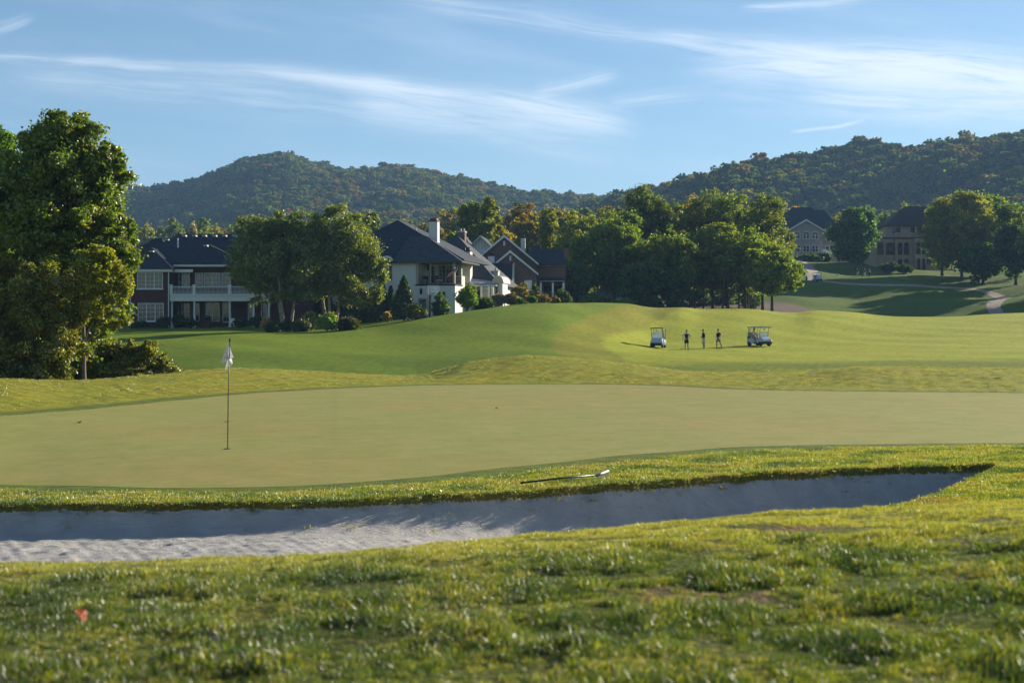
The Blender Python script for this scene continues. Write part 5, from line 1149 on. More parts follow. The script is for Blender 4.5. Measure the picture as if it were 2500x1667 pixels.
MB().add([(X(1318), -1.5, Z(688)), (X(1378), -1.5, Z(688)), (X(1378), 1.48, Z(677)), (X(1318), 1.48, Z(677)), (X(1318), -1.5, Z(690)), (X(1378), -1.5, Z(690)), (X(1378), 1.48, Z(690)), (X(1318), 1.48, Z(690))], [(0,1,2,3), (7,6,5,4), (0,4,5,1), (1,5,6,2), (2,6,7,3), (3,7,4,0)]).build('porch_roof', M_slate, h.o)
for px in (1321, 1350, 1376): MB().box(X(px)-.13, X(px)+.13, -1.4, -1.15, -1, Z(690)-.005).build('post', M_white, h.o)
MB().box(X(1318), X(1378), -1.45, -1.1, Z(690)+.0, Z(687)).build('porch_beam', M_white, h.o)
MB().box(X(1326), X(1372), 1.44, 1.496, -1, Z(697)).build('dark_porch_opening', M_dark, h.o)
h.chimney(1376, 1386, 602, 0, 3, .9, M_brickbrown, M_iron); h.chimney(1268, 1279, 577, Z(615), 4.4, .8, M_brickwhite, M_iron); h.chimney(1195, 1210, 628, Z(655), -3.2, .9, M_brickwhite, M_iron)
MB().prism([(-7.2, Z(710)), (-7.0, Z(710)), (-4.9, Z(646)), (-5.1, Z(646))], X(1190), X(1256), 'YZ').build('front_roof', M_slate, h.o)
MB().prism([(-6.9, -1), (-2.3, -1), (-2.3, Z(700)), (-4.9, Z(650)), (-6.9, Z(708))], X(1192), X(1258), 'YZ').build('wall', M_brickwhite, h.o)
MB().prism([(-5.1, Z(646)), (-4.9, Z(646)), (-2.2, Z(700)), (-2.4, Z(702))], X(1190), X(1260), 'YZ').build('front_roof', M_metalroof, h.o)
MB().box(X(1282), X(1300), -2.9, -2.3, -1, Z(686)).build('window_bay', M_white, h.o)
# grey stone house far right
h = House('stone_house', 'grey stone house with white trimmed gable on the far right slope', 'house', 1985, 362, 638, rad(3)); X, Z = h.X, h.Z
MB().prism([(X(1928), -2), (X(2009), -2), (X(2009), Z(561)), (X(1967), Z(538)), (X(1928), Z(560))], 0, 12).box(X(2009)+.01, X(2050), 2, 13, -2, Z(560)).build('wall', M_stone, h.o)
gable_roof(h, 1926, 2009, 1967, 559, 560, 536, -.5, 7, M_slate, M_white, .2, .5)
MB().hip(X(1915), X(2056), .5, 14, Z(559), Z(513, 7), (X(1935, 7), 7), (X(2030, 7), 7)).hip(X(1925), X(2045), 3, 14, Z(545, 5), Z(506, 8), (X(1955, 8), 8.5), (X(2001, 8), 8.5)).build('roof', M_slate, h.o)
MB().box(X(2011), X(2052), 1.7, 1.99, Z(562), Z(559)).build('eave_fascia', M_white, h.o)
for px in (1937, 1960, 1982):
    h.win(px, px+16, 565, 584, -.005, 1, 2, (.5,), arch=.5, fr=.12, mt=.06); h.win(px, px+16, 599, 616, -.005, 1, 2, (.5,), fr=.10, mt=.06)
h.win(2022, 2029, 567, 584, 1.995, 1, 2, fr=.12, d=2); h.win(2020, 2030, 600, 620, 1.995, 1, 2, fr=.12, d=2)
MB().box(X(1990), X(2020), -2.4, -.01, -2, Z(622)).build('stone_terrace', M_stone, h.o)
r = MB()
for px in range(2004, 2046, 3): r.box(X(px)-.08, X(px)+.08, -2.5, -2.4, Z(622), Z(611))
r.box(X(2003), X(2045), -2.52, -2.38, Z(611)+.003, Z(610)).box(X(2003), X(2008), -2.3, -1.8, Z(624), Z(609)).box(X(2013), X(2018), -2.3, -1.8, Z(624), Z(612)).build('terrace_railing', M_white, h.o)
# tan stucco house
h = House('stucco_house', 'tan stucco house with dark arched windows and brown hip roof', 'house', 2200, 330, 650, rad(2)); X, Z = h.X, h.Z
zl = Z(583)
MB().box(X(2138), X(2255), 0, 14, -2, zl).box(X(2228), X(2255)-.01, -2.2, -.003, -2.5, zl).box(X(2255)+.01, X(2330), 1, 14, -2, Z(583)).box(X(2177), X(2330), 4, 14.01, zl+.002, Z(549, 4)).build('wall', M_stucco, h.o)
MB().hip(X(2172, 3), X(2345, 3), 3.2, 15, Z(550, 3), Z(504, 9), (X(2238, 9), 9), (X(2290, 9), 9)).build('roof', M_brownroof, h.o)
MB().box(X(2136), X(2257), -.25, 4, zl+.004, zl+.3).box(X(2226), X(2257), -2.4, -.26, zl+.004, zl+.3).box(X(2255)+.02, X(2332), .7, 4, zl-.3, zl+.002).build('cornice', M_brownroof, h.o)
MB().box(X(2145), X(2180), 1, 3.9, zl+.305, zl+.6).build('bay_roof', M_metalroof, h.o)
M_dw = simple('dark_frame', (.02, .018, .018), .6)
for a_, b_, c_, d_ in ((2142, 2156, 592, 622), (2163, 2185, 592, 622), (2192, 2203, 592, 622), (2207, 2219, 592, 622)):
    h.win(a_, b_, c_, d_, -.005, 2, 3, (), M_dw, arch=.35, fr=.08, mt=.05)
h.win(2230, 2240, 592, 622, -2.205, 1, 3, (), M_dw, arch=.35); h.win(2244, 2252, 592, 622, -2.205, 1, 3, (), M_dw, arch=.3)
for a_, b_ in ((2192, 2203), (2207, 2219)):
    n = 10; x0, x1 = X(a_), X(b_); zt = Z(637)
    MB().prism([(x0, -1.5), (x1, -1.5)] + [((x0+x1)/2 + math.cos(math.pi*i/n)*(x1-x0)/2, zt + math.sin(math.pi*i/n)*.5) for i in range(n+1)], -.05, -.004).build('dark_arch', M_dark, h.o)
for a_, b_ in ((2231, 2240), (2244, 2252)):
    n = 10; x0, x1 = X(a_), X(b_); zt = Z(637)
    MB().prism([(x0, -1.5), (x1, -1.5)] + [((x0+x1)/2 + math.cos(math.pi*i/n)*(x1-x0)/2, zt + math.sin(math.pi*i/n)*.5) for i in range(n+1)], -2.25, -2.204).build('dark_arch', M_dark, h.o)
h.win(2265, 2277, 589, 615, .995, 2, 4, (), M_trim, arch=.4, fr=.09); h.win(2265, 2277, 630, 646, .995, 2, 3, (), M_trim, fr=.09)
h.win(2191, 2211, 555, 570, 3.995, 2, 3, (.5,), M_dw, d=4); h.win(2236, 2246, 554, 570, 3.995, 2, 3, (), M_dw, d=4); h.win(2252, 2264, 554, 570, 3.995, 2, 3, (), M_dw, d=4)
r = MB(); r.box(X(2187), X(2256), .1, .3, Z(570), Z(568)).box(X(2187), X(2256), .1, .3, zl+.305, zl+.42)
for k in range(46): xx = X(2188)+(X(2255)-X(2188))*k/45; r.box(xx-.05, xx+.05, .15, .25, zl+.42, Z(570))
for px in (2188, 2205, 2222, 2239, 2255): r.box(X(px)-.22, X(px)+.22, 0.02, .4, zl+.31, Z(567))
r.build('balustrade', M_stucco, h.o)
h.chimney(2147, 2160, 558, zl-.5, 2.5, 1.2, M_stucco, M_brownroof)
MB().tube([(X(2183), -.08, -1), (X(2183), -.08, zl)], .09, 8).tube([(X(2257), .9, -1), (X(2257), .9, zl)], .08, 8).build('downspout', M_dw, h.o)

# fence, basketball hoop
fx = [(1208, 157.5), (1232, 158), (1256, 158.5), (1281, 159), (1306, 159.5), (1331, 160), (1355, 160.5)]
fe = empty('arched_fence', (XP(1280, 159), 159, H(XP(1280, 159), 159))); tag(fe, 'weathered wooden fence with arched panels on the grassy crest', 'fence')
o0 = fe.location
for (pa_, Ya), (pb_, Yb) in zip(fx[:-1], fx[1:]):
    mb = MB(); A_, B_ = Vector((XP(pa_, Ya), Ya, H(XP(pa_, Ya), Ya))) - o0, Vector((XP(pb_, Yb), Yb, H(XP(pb_, Yb), Yb))) - o0
    for hh in (.25, .55, .95, 1.12):
        pts = [A_.lerp(B_, k/8) + Vector((0, 0, hh + .16*math.sin(math.pi*k/8))) for k in range(9)]; mb.tube(pts, .028, 6)
    for k in range(1, 10): p = A_.lerp(B_, k/10); mb.tube([p + Vector((0, 0, .1)), p + Vector((0, 0, .97 + .16*math.sin(math.pi*k/10)))], .012, 5)
    mb.build('fence_panel', M_wood, fe)
for pa_, Ya in fx: p = Vector((XP(pa_, Ya), Ya, H(XP(pa_, Ya), Ya))) - o0; MB().box(p.x-.05, p.x+.05, p.y-.05, p.y+.05, p.z-.3, p.z+1.15).build('post', M_wood, fe)
bh = empty('basketball_hoop', (XP(1050, 157), 157, H(XP(1050, 157), 157))); tag(bh, 'basketball hoop with clear backboard standing before the white house door', 'basketball hoop')
zz = (HZ-720)/F*157 - bh.location.z; zt = (HZ-697)/F*157 - bh.location.z
MB().tube([(0, .5, -.2), (0, .5, zz*.8), (.1, .3, zz+.3)], .06, 8).build('pole', M_iron, bh)
bb = MB().box(-.25, -.20, -.35, -.30, zz, zt).box(.97, 1.02, -.35, -.30, zz, zt).box(-.198, .968, -.35, -.30, zt-.05, zt).box(-.198, .968, -.35, -.30, zz, zz+.05).box(.2, .23, -.34, -.305, zz+.2, zz+.6).box(.55, .58, -.34, -.305, zz+.2, zz+.6).box(.232, .548, -.34, -.305, zz+.57, zz+.6).build('backboard', M_white, bh)
mg, tg, bg_ = mat_new('clear_board'); bg_.inputs['Base Color'].default_value = (.6, .66, .7, 1); bg_.inputs['Alpha'].default_value = .35; bg_.inputs['Roughness'].default_value = .1
MB().box(-.198, .968, -.33, -.32, zz+.052, zt-.052).build('pane', mg, bb)
MB().tube([(.39+.23*math.cos(a), -.62+.23*math.sin(a), zz+.18) for a in [2*math.pi*k/16 for k in range(17)]], .014, 6).tube([(.39, -.35, zz+.1), (.39, -.4, zz+.18)], .03).tube([(.1, .3, zz+.3), (.39, -.28, zz+.15)], .04).build('rim', M_iron, bh)

# ------------------------------------------------------------------ flagstick, cup, rake, leaves
zf = H(-5.54, 27.7); fs = empty('flagstick', (-5.54, 27.7, zf)); tag(fs, 'thin dark flagstick with a limp white flag standing on the putting green', 'golf flag')
MB().tube([(0, 0, -.1), (.012, 0, 1.0), (.045, 0, 2.12)], [.0085, .010, .0085], 10).build('pole', simple('dark_pole', (.035, .022, .018), .4), fs, smooth=True)
MB().lathe([(.012, 2.09), (.018, 2.10), (.018, 2.135), (.006, 2.15)], (.045, 0, 0), 10).build('finial', M_iron, fs)
mF, tF, bF = mat_new('flag_cloth'); bF.inputs['Base Color'].default_value = (.86, .86, .88, 1); bF.inputs['Roughness'].default_value = .8; bF.inputs['Subsurface Weight'].default_value = 0
trF = tF.new('ShaderNodeBsdfTranslucent'); trF.inputs[0].default_value = (.75, .75, .78, 1); mxF = tF.new('ShaderNodeMixShader'); mxF.inputs[0].default_value = .4
oF = [n_ for n_ in tF.n if n_.type == 'OUTPUT_MATERIAL'][0]; tF.l.new(bF.outputs[0], mxF.inputs[1]); tF.l.new(trF.outputs[0], mxF.inputs[2]); tF.l.new(mxF.outputs[0], oF.inputs[0])
s_ = 27.7/F; zr0 = (HZ-1088)*s_
def fpt(px, py, y): return ((px-555)*s_, y, (HZ-py)*s_ - zr0)
strips = [ # left edge / right edge rows of the folded cloth: px, py, depth
 [[(556, 829, 0), (557, 832, -.02), (558, 835, 0)], [(550, 850, -.06), (556, 852, .03), (565, 850, -.03)], [(544, 868, -.09), (554, 868, .05), (569, 860, -.06)], [(538, 882, -.05), (552, 872, .06), (571, 864, -.02)]],
 [[(555, 862, .03), (558, 862, -.03), (561, 860, .02)], [(553, 872, .05), (560, 872, -.05), (565, 871, .02)], [(551, 884, .05), (559, 881, -.05), (567, 879, .0)], [(549, 898, .02), (555, 889, -.03), (560, 886, .0)]],
]
V = []; Fc = []
for S_ in strips:
    b0 = len(V)
    for row in S_: V += [fpt(*q) for q in row]
    for i in range(len(S_)-1):
        for j in range(2): Fc.append((b0+i*3+j, b0+i*3+j+1, b0+(i+1)*3+j+1, b0+(i+1)*3+j))
me = bpy.data.meshes.new('flag'); me.from_pydata(V, [], Fc); me.materials.append(mF)
for p in me.polygons: p.use_smooth = True
of = link('flag', me, fs); sm = of.modifiers.new('s', 'SUBSURF'); sm.subdivision_type = 'SIMPLE'; sm.levels = 3; sm.render_levels = 3
tx = bpy.data.textures.new('cloth_folds', 'CLOUDS'); tx.noise_scale = .09; dm = of.modifiers.new('d', 'DISPLACE'); dm.texture = tx; dm.strength = .035
so_ = of.modifiers.new('t', 'SOLIDIFY'); so_.thickness = .003
for (x_, Y_, lab) in ((-5.545, 27.7, 'golf hole cup at the foot of the flagstick'), (XP(554, 35.4), 35.4, 'older golf hole farther up the green behind the flagstick')):
    z_ = H(x_, Y_); e = empty('golf_hole', (x_, Y_, z_)); tag(e, lab, 'golf hole')
    n = 20; V = []
    for k in range(n): a = 2*math.pi*k/n; V += [(math.cos(a)*.075, math.sin(a)*.075, .010), (math.cos(a)*.054, math.sin(a)*.054, .014), (math.cos(a)*.052, math.sin(a)*.052, -.05)]
    MB().add(V, [(3*k, 3*((k+1) % n), 3*((k+1) % n)+1, 3*k+1) for k in range(n)]).build('rim', simple('cut_turf_rim', (.12, .10, .045), .9), e)
    MB().lathe([(.053, .006), (.053, .013)], (0, 0, 0), 20).build('cup', M_dark, e)
# rake lying at the lip
Y1, Y2 = 20.3, 20.9; p1 = Vector((XP(1277, Y1), Y1, 0)); p2 = Vector((XP(1460, Y2), Y2, 0)); p1.z = H(p1.x, p1.y)+.05; p2.z = H(p2.x, p2.y)+.085
rk_ = empty('bunker_rake', p2); tag(rk_, 'bunker rake with dark handle and silver head lying on the bunker lip', 'rake')
dv = p1 - p2
MB().tube([(0, 0, 0), dv*.5 + Vector((0, 0, .01)), dv], .0135, 10).build('handle', simple('dark_green_handle', (.012, .035, .032), .4), rk_, smooth=True)
MB().tube([dv*.985, dv*1.03], .018, 10).build('grip', M_iron, rk_)
hd = Vector((.165, .27, .03)); M_al = simple('brushed_aluminium', (.33, .32, .35), .5, .6, .08)
hb = MB().tube([-hd*.12, hd*.35, hd*1.0], [.020, .020, .020], 14).build('rake_head', M_al, rk_, smooth=True)
r = MB()
for k in range(9): q = hd*(-.08 + k*.13); r.tube([q, q + Vector((.01, -.005, -.075))], [.009, .004], 6)
r.build('tines', M_al, hb)
def leaf_obj(px, Y, sz, colr, lab, up=.02, tilt=.5, seed=0):
    x_ = XP(px, Y); e = empty('fallen_leaf', (x_, Y, H(x_, Y)+up), seed*1.3); tag(e, lab, 'fallen leaf')
    n = 22; V = [(0, 0, 0)]
    for k in range(n): a = 2*math.pi*k/n; rr = sz*(.55 + .45*abs(math.cos(a*2.5))**.6); V.append((math.cos(a)*rr, math.sin(a)*rr, .25*sz*math.sin(a*2+seed)))
    me = bpy.data.meshes.new('blade'); me.from_pydata(V, [], [(0, k+1, (k+1) % n+1) for k in range(n)]); me.materials.append(colr)
    o = link('blade', me, e); o.rotation_euler = (tilt, 0, 0); s__ = o.modifiers.new('t', 'SOLIDIFY'); s__.thickness = .0015
    MB().tube([(0, 0, 0), (0, -sz*1.4, 0)], .0015, 5).build('stalk', M_bark, o)
M_ol, M_bl, M_rl = simple('orange_leaf', (.30, .06, .015), .6, spec=.2), simple('buff_leaf', (.55, .40, .28), .6), simple('rust_leaf', (.30, .06, .03), .7)
leaf_obj(200, 4.95, .028, M_ol, 'bright orange fallen leaf in the foreground grass', .05, .9, 1)
leaf_obj(517, 4.45, .026, M_bl, 'pale buff fallen leaf in the foreground grass', .055, .9, 2)
leaf_obj(193, 35.0, .07, M_rl, 'rust red leaf lying alone on the left of the green', .03, .3, 3)
leaf_obj(384, 50, .09, M_bl, 'pale leaf on the rough mound behind the green', .05, .4, 4)
leaf_obj(1213, 40.5, .05, M_rl, 'brown leaf on the middle of the putting green', .02, .3, 5)
# tee marker sign far off
e = empty('tee_sign', (XP(2044, 296), 296, H(XP(2044, 296), 296))); tag(e, 'small white box sign on the far slope left of the distant golfers', 'sign')
MB().box(-.22, .22, -.12, .12, .25, .62).build('box', M_white, e, bevel=.03); MB().box(-.03, .03, -.03, .03, -.2, .248).build('post', M_iron, e)
e = empty('bag_stand', (XP(1969, 284), 284, H(XP(1969, 284), 284))); tag(e, 'small dark bag leaning at the edge of the far cart path', 'bag')
MB().lathe([(.14, 0), (.17, .1), (.15, .6), (.18, .85)], (0, 0, 0), 12).build('bag_body', M_iron, e); MB().tube([(.1, 0, .8), (.35, .1, 0)], .02).build('leg', M_iron, e)
# utility poles and cables on the right hill
up = []; M_cable = simple('cable', (.05, .055, .06), 1.0, spec=0.0)
for k, (px, Y, py0, py1, lab) in enumerate([(2285, 905, 367, 392, 'pale utility pole highest on the right hill'), (2250, 930, 370, 392, 'middle pale utility pole on the right hill'), (2216, 950, 373, 394, 'lower pale utility pole on the right hill'), (1962, 520, 513, 535, 'pale utility pole at the foot of the right hill')]):
    z0 = (HZ-py1)/F*Y; z1 = (HZ-py0)/F*Y; e = empty('utility_pole', (XP(px, Y), Y, z0)); tag(e, lab, 'utility pole', 'utility poles on the right hill')
    MB().tube([(0, 0, -8), (0, 0, z1-z0)], [.3, .2], 8).build('pole', M_trim, e); MB().box(-1.3, 1.3, -.1, .1, z1-z0-1.2, z1-z0-.95).build('crossarm', M_trim, e); up.append(Vector((XP(px, Y), Y, z1-1)))
for k in range(3):
    a_, b_ = up[0] + Vector((-1.2+k*1.2, 0, .1)), up[3] + Vector((-1.2+k*1.2, 0, .1 - k*1.6)); pts = [a_.lerp(b_, t_/16) - Vector((0, 0, 14*4*(t_/16)*(1-t_/16)*.25)) for t_ in range(17)]
    o = MB().tube(pts, .022, 5).build('power_cable', M_cable); tag(o, ['upper', 'middle', 'lower'][k] + ' power cable sloping down across the right hill', 'cable', 'power cables')
# ------------------------------------------------------------------ golf carts
M_cskytint = simple('cart_body_sky_tint', (.36, .46, .62), .25, spec=.6, var=.03); M_cblack = simple('cart_black', (.012, .013, .016), .45); M_cseat = simple('cart_seat', (.34, .33, .31), .6)  # white cart body coloured blue, the sky's reflection put into the paint
M_tyre = simple('tyre', (.015, .015, .015), .85); M_rim = simple('wheel_rim', (.55, .56, .58), .3, .6); M_croof = simple('cart_roof', (.06, .075, .10), .35)
M_shield, ts, bs = mat_new('windshield'); bs.inputs['Base Color'].default_value = (.72, .80, .86, 1); bs.inputs['Alpha'].default_value = .55; bs.inputs['Roughness'].default_value = .12
M_amber = simple('lamp_lens', (.7, .6, .45), .2)
def golf_cart(label, x, y, rz, roofmat, z=None):
    """front faces local -y"""
    e = empty('golf_cart', (x, y, H(x, y) if z is None else z), rz); tag(e, label, 'golf cart', 'golf carts on the course')
    # front cowl: profile in y,z extruded across x, slightly tapered
    def shell(prof, w0, w1, name, mat):
        n = len(prof); V = []
        for sgn in (-1, 1):
            for (yy_, zz_) in prof: V.append((sgn*(w1 if zz_ > .6 else w0)/2, yy_, zz_))
        mb = MB().add(V, [tuple(range(n)), tuple(range(n, 2*n))[::-1]] + [(i, i+n, (i+1) % n + n, (i+1) % n) for i in range(n)])
        return mb.build(name, mat, e, bevel=.05)
    fc = shell([(-1.15, .42), (-1.20, .55), (-1.05, .74), (-.72, .90), (-.55, .88), (-.55, .36), (-.62, .30)], 1.14, 1.0, 'front_cowl', M_cskytint)
    shell([(-1.22, .20), (-1.26, .40), (-1.16, .415), (-.60, .29), (-.52, .20)], 1.12, 1.1, 'bumper', M_cblack)
    for s in (-1, 1):
        MB().box(s*.42-.10, s*.42+.10, -1.17, -1.09, .56, .66).build('headlight', M_amber, fc, bevel=.02)
    shell([(-.53, .22), (-.53, .32), (.20, .32), (.20, .22)], 1.05, 1.05, 'floor_pan', M_cblack)
    shell([(.12, .24), (.10, .62), (.30, .72), (1.05, .70), (1.12, .55), (1.12, .30), (.95, .24)], 1.16, 1.12, 'rear_body', M_cskytint)
    st = shell([(.05, .70), (.05, .82), (.60, .84), (.60, .70)], .98, .98, 'seat', M_cseat)
    o = MB().box(-.49, .49, -.06, .06, 0, .48).build('backrest', M_cseat, e, bevel=.04); o.location = (0, .66, .86); o.rotation_euler = (-.18, 0, 0)
    # roof and struts
    V = []; nx, ny = 6, 8
    for k in (1, 0):
        for i in range(nx+1):
            for j in range(ny+1):
                u, v_ = i/nx*2-1, j/ny*2-1; V.append((u*.62, -.02 + v_*.98, 1.80 + .05*(1-u**4)*(1-v_**6)*k - .07*(1-k)))
    q = []; o1 = (nx+1)*(ny+1)
    for i in range(nx):
        for j in range(ny): a_ = i*(ny+1)+j; q += [(a_, a_+ny+1, a_+ny+2, a_+1), (o1+a_+1, o1+a_+ny+2, o1+a_+ny+1, o1+a_)]
    for i in range(nx): q += [(i*(ny+1), o1+i*(ny+1), o1+(i+1)*(ny+1), (i+1)*(ny+1)), (i*(ny+1)+ny, (i+1)*(ny+1)+ny, o1+(i+1)*(ny+1)+ny, o1+i*(ny+1)+ny)]
    for j in range(ny): q += [(j, j+1, o1+j+1, o1+j), (nx*(ny+1)+j, o1+nx*(ny+1)+j, o1+nx*(ny+1)+j+1, nx*(ny+1)+j+1)]
    MB().add(V, q).build('roof', roofmat, e, smooth=False)
    for s in (-1, 1):
        MB().tube([(s*.50, -.66, .86), (s*.53, -.80, 1.79)], .022, 8).build('front_post', M_cblack, e)
        MB().tube([(s*.50, .78, .72), (s*.54, .86, 1.79)], .022, 8).build('rear_post', M_cblack, e)
        MB().tube([(s*.50, .10, .74), (s*.57, .10, .98), (s*.57, .45, .98), (s*.52, .6, .86)], .018, 6).build('arm_rest', M_cblack, e)
    MB().add([(-.49, -.67, .90), (.49, -.67, .90), (.51, -.735, 1.36), (-.51, -.735, 1.36), (-.49, -.66, .90), (.49, -.66, .90), (.51, -.725, 1.36), (-.51, -.725, 1.36)], [(0,1,2,3), (7,6,5,4), (0,4,5,1), (1,5,6,2), (2,6,7,3), (3,7,4,0)]).tube([(-.51, -.735, 1.36), (.51, -.735, 1.36)], .014).build('windshield', M_shield, e)
    MB().tube([(-.25, -.58, .86), (-.25, -.36, 1.02)], .022).tube([(-.25 + .17*math.cos(a), -.36 - .08*math.sin(a), 1.02 + .15*math.sin(a)) for a in [2*math.pi*k/14 for k in range(15)]], .016, 6).build('steering_wheel', M_cblack, e)
    MB().box(-.16, .02, -.86, -.80, 1.52, 1.66).build('card_holder', M_white, e)
    for s in (-1, 1):
        for yy_ in (-.82, .78):
            w_ = empty('wheel', (s*.50, yy_, .225)); w_.parent = e
            MB().lathe([(.12, -.09), (.20, -.095), (.228, -.06), (.228, .06), (.20, .095), (.12, .09)], (0, 0, 0), 22, 'X').build('tyre', M_tyre, w_, smooth=False)
            MB().lathe([(.02, -.075), (.115, -.085), (.118, .085), (.02, .075)], (0, 0, 0), 16, 'X').build('rim', M_rim, w_)
    MB().box(-.50, .50, 1.02, 1.20, .38, .46).tube([(-.5, 1.16, .46), (-.5, 1.1, 1.25), (.5, 1.1, 1.25), (.5, 1.16, .46)], .015).build('bag_rack', M_cblack, e)
    return e
def golf_bag(label, cart, off, col):
    Mx = Matrix.Translation(cart.location) @ Matrix.Rotation(cart.rotation_euler.z, 4, 'Z')
    e = empty('golf_bag', Mx @ Vector((off, 1.10, .462)), cart.rotation_euler.z); tag(e, label, 'golf bag')
    MB().lathe([(.11, 0), (.14, .03), (.13, .35), (.12, .7), (.135, .82), (.12, .84)], (0, 0, 0), 14).box(-.10, .10, .10, .18, .12, .45).build('bag_body', col, e, bevel=.01)
    for k in range(6):
        a = k*1.05; bx_, by_ = .06*math.cos(a), .06*math.sin(a)
        MB().tube([(bx_, by_, .7), (bx_*1.5, by_*1.5, 1.08+.02*k)], .007, 6).tube([(bx_*1.5, by_*1.5, 1.07+.02*k), (bx_*1.5+.05, by_*1.5-.03, 1.11+.02*k)], [.02, .032], 8).build('club', M_rim if k % 2 else M_cblack, e)
x1, y1 = XP(1607, 130), 130
c1 = golf_cart('golf cart on the fairway seen head on, left of the three standing golfers', x1, y1, rad(-14), M_croof)
x2, y2 = XP(1853, 134), 134
c2 = golf_cart('golf cart turned to the right with a long shadow, right of the golfers', x2, y2, rad(30), M_croof)
x3, y3 = XP(1995, 279), 279
c3 = golf_cart('distant white golf cart parked on the curve of the far path', x3, y3, rad(12), M_white)
M_blk, M_wht, M_nvy = simple('bag_black', (.015, .015, .02), .6), simple('bag_white', (.5, .5, .52), .6), simple('bag_navy', (.02, .03, .08), .6)
golf_bag('dark golf bag on the left cart rack behind the empty seat', c1, -.24, M_blk); golf_bag('pale golf bag on the left cart rack', c1, .24, M_wht)
golf_bag('navy golf bag on the rear rack of the right fairway cart', c2, -.24, M_nvy); golf_bag('black golf bag on the rear rack of the right fairway cart', c2, .24, M_blk)

# ------------------------------------------------------------------ people
M_skin = simple('skin', (.42, .24, .17), .6, var=.06, spec=.3); M_hair = simple('hair', (.05, .035, .025), .8)
def skin_obj(name, verts, edges, radii, root, mat, parent, sub=2):
    me = bpy.data.meshes.new(name); me.from_pydata([tuple(v) for v in verts], edges, []); me.materials.append(mat)
    o = link(name, me, parent); sk = o.modifiers.new('skin', 'SKIN'); sk.use_smooth_shade = True; sk.branch_smoothing = .3
    if not me.skin_vertices: me.skin_vertices.new() if hasattr(me.skin_vertices, 'new') else None
    for i, r in enumerate(radii):
        sv = me.skin_vertices[0].data[i]; k_ = 1.0 if (r if not isinstance(r, tuple) else r[0]) < .02 else 1.16; sv.radius = (r*k_, r*k_) if not isinstance(r, tuple) else (r[0]*k_, r[1]*k_); sv.use_root = (i == root)
    ss = o.modifiers.new('sub', 'SUBSURF'); ss.levels = sub; ss.render_levels = sub
    return o
class Fig:
    def __init__(s): s.v = []; s.r = []; s.e = []
    def p(s, co, r, par=None):
        s.v.append(Vector(co)); s.r.append(r)
        if par is not None: s.e.append((par, len(s.v)-1))
        return len(s.v)-1
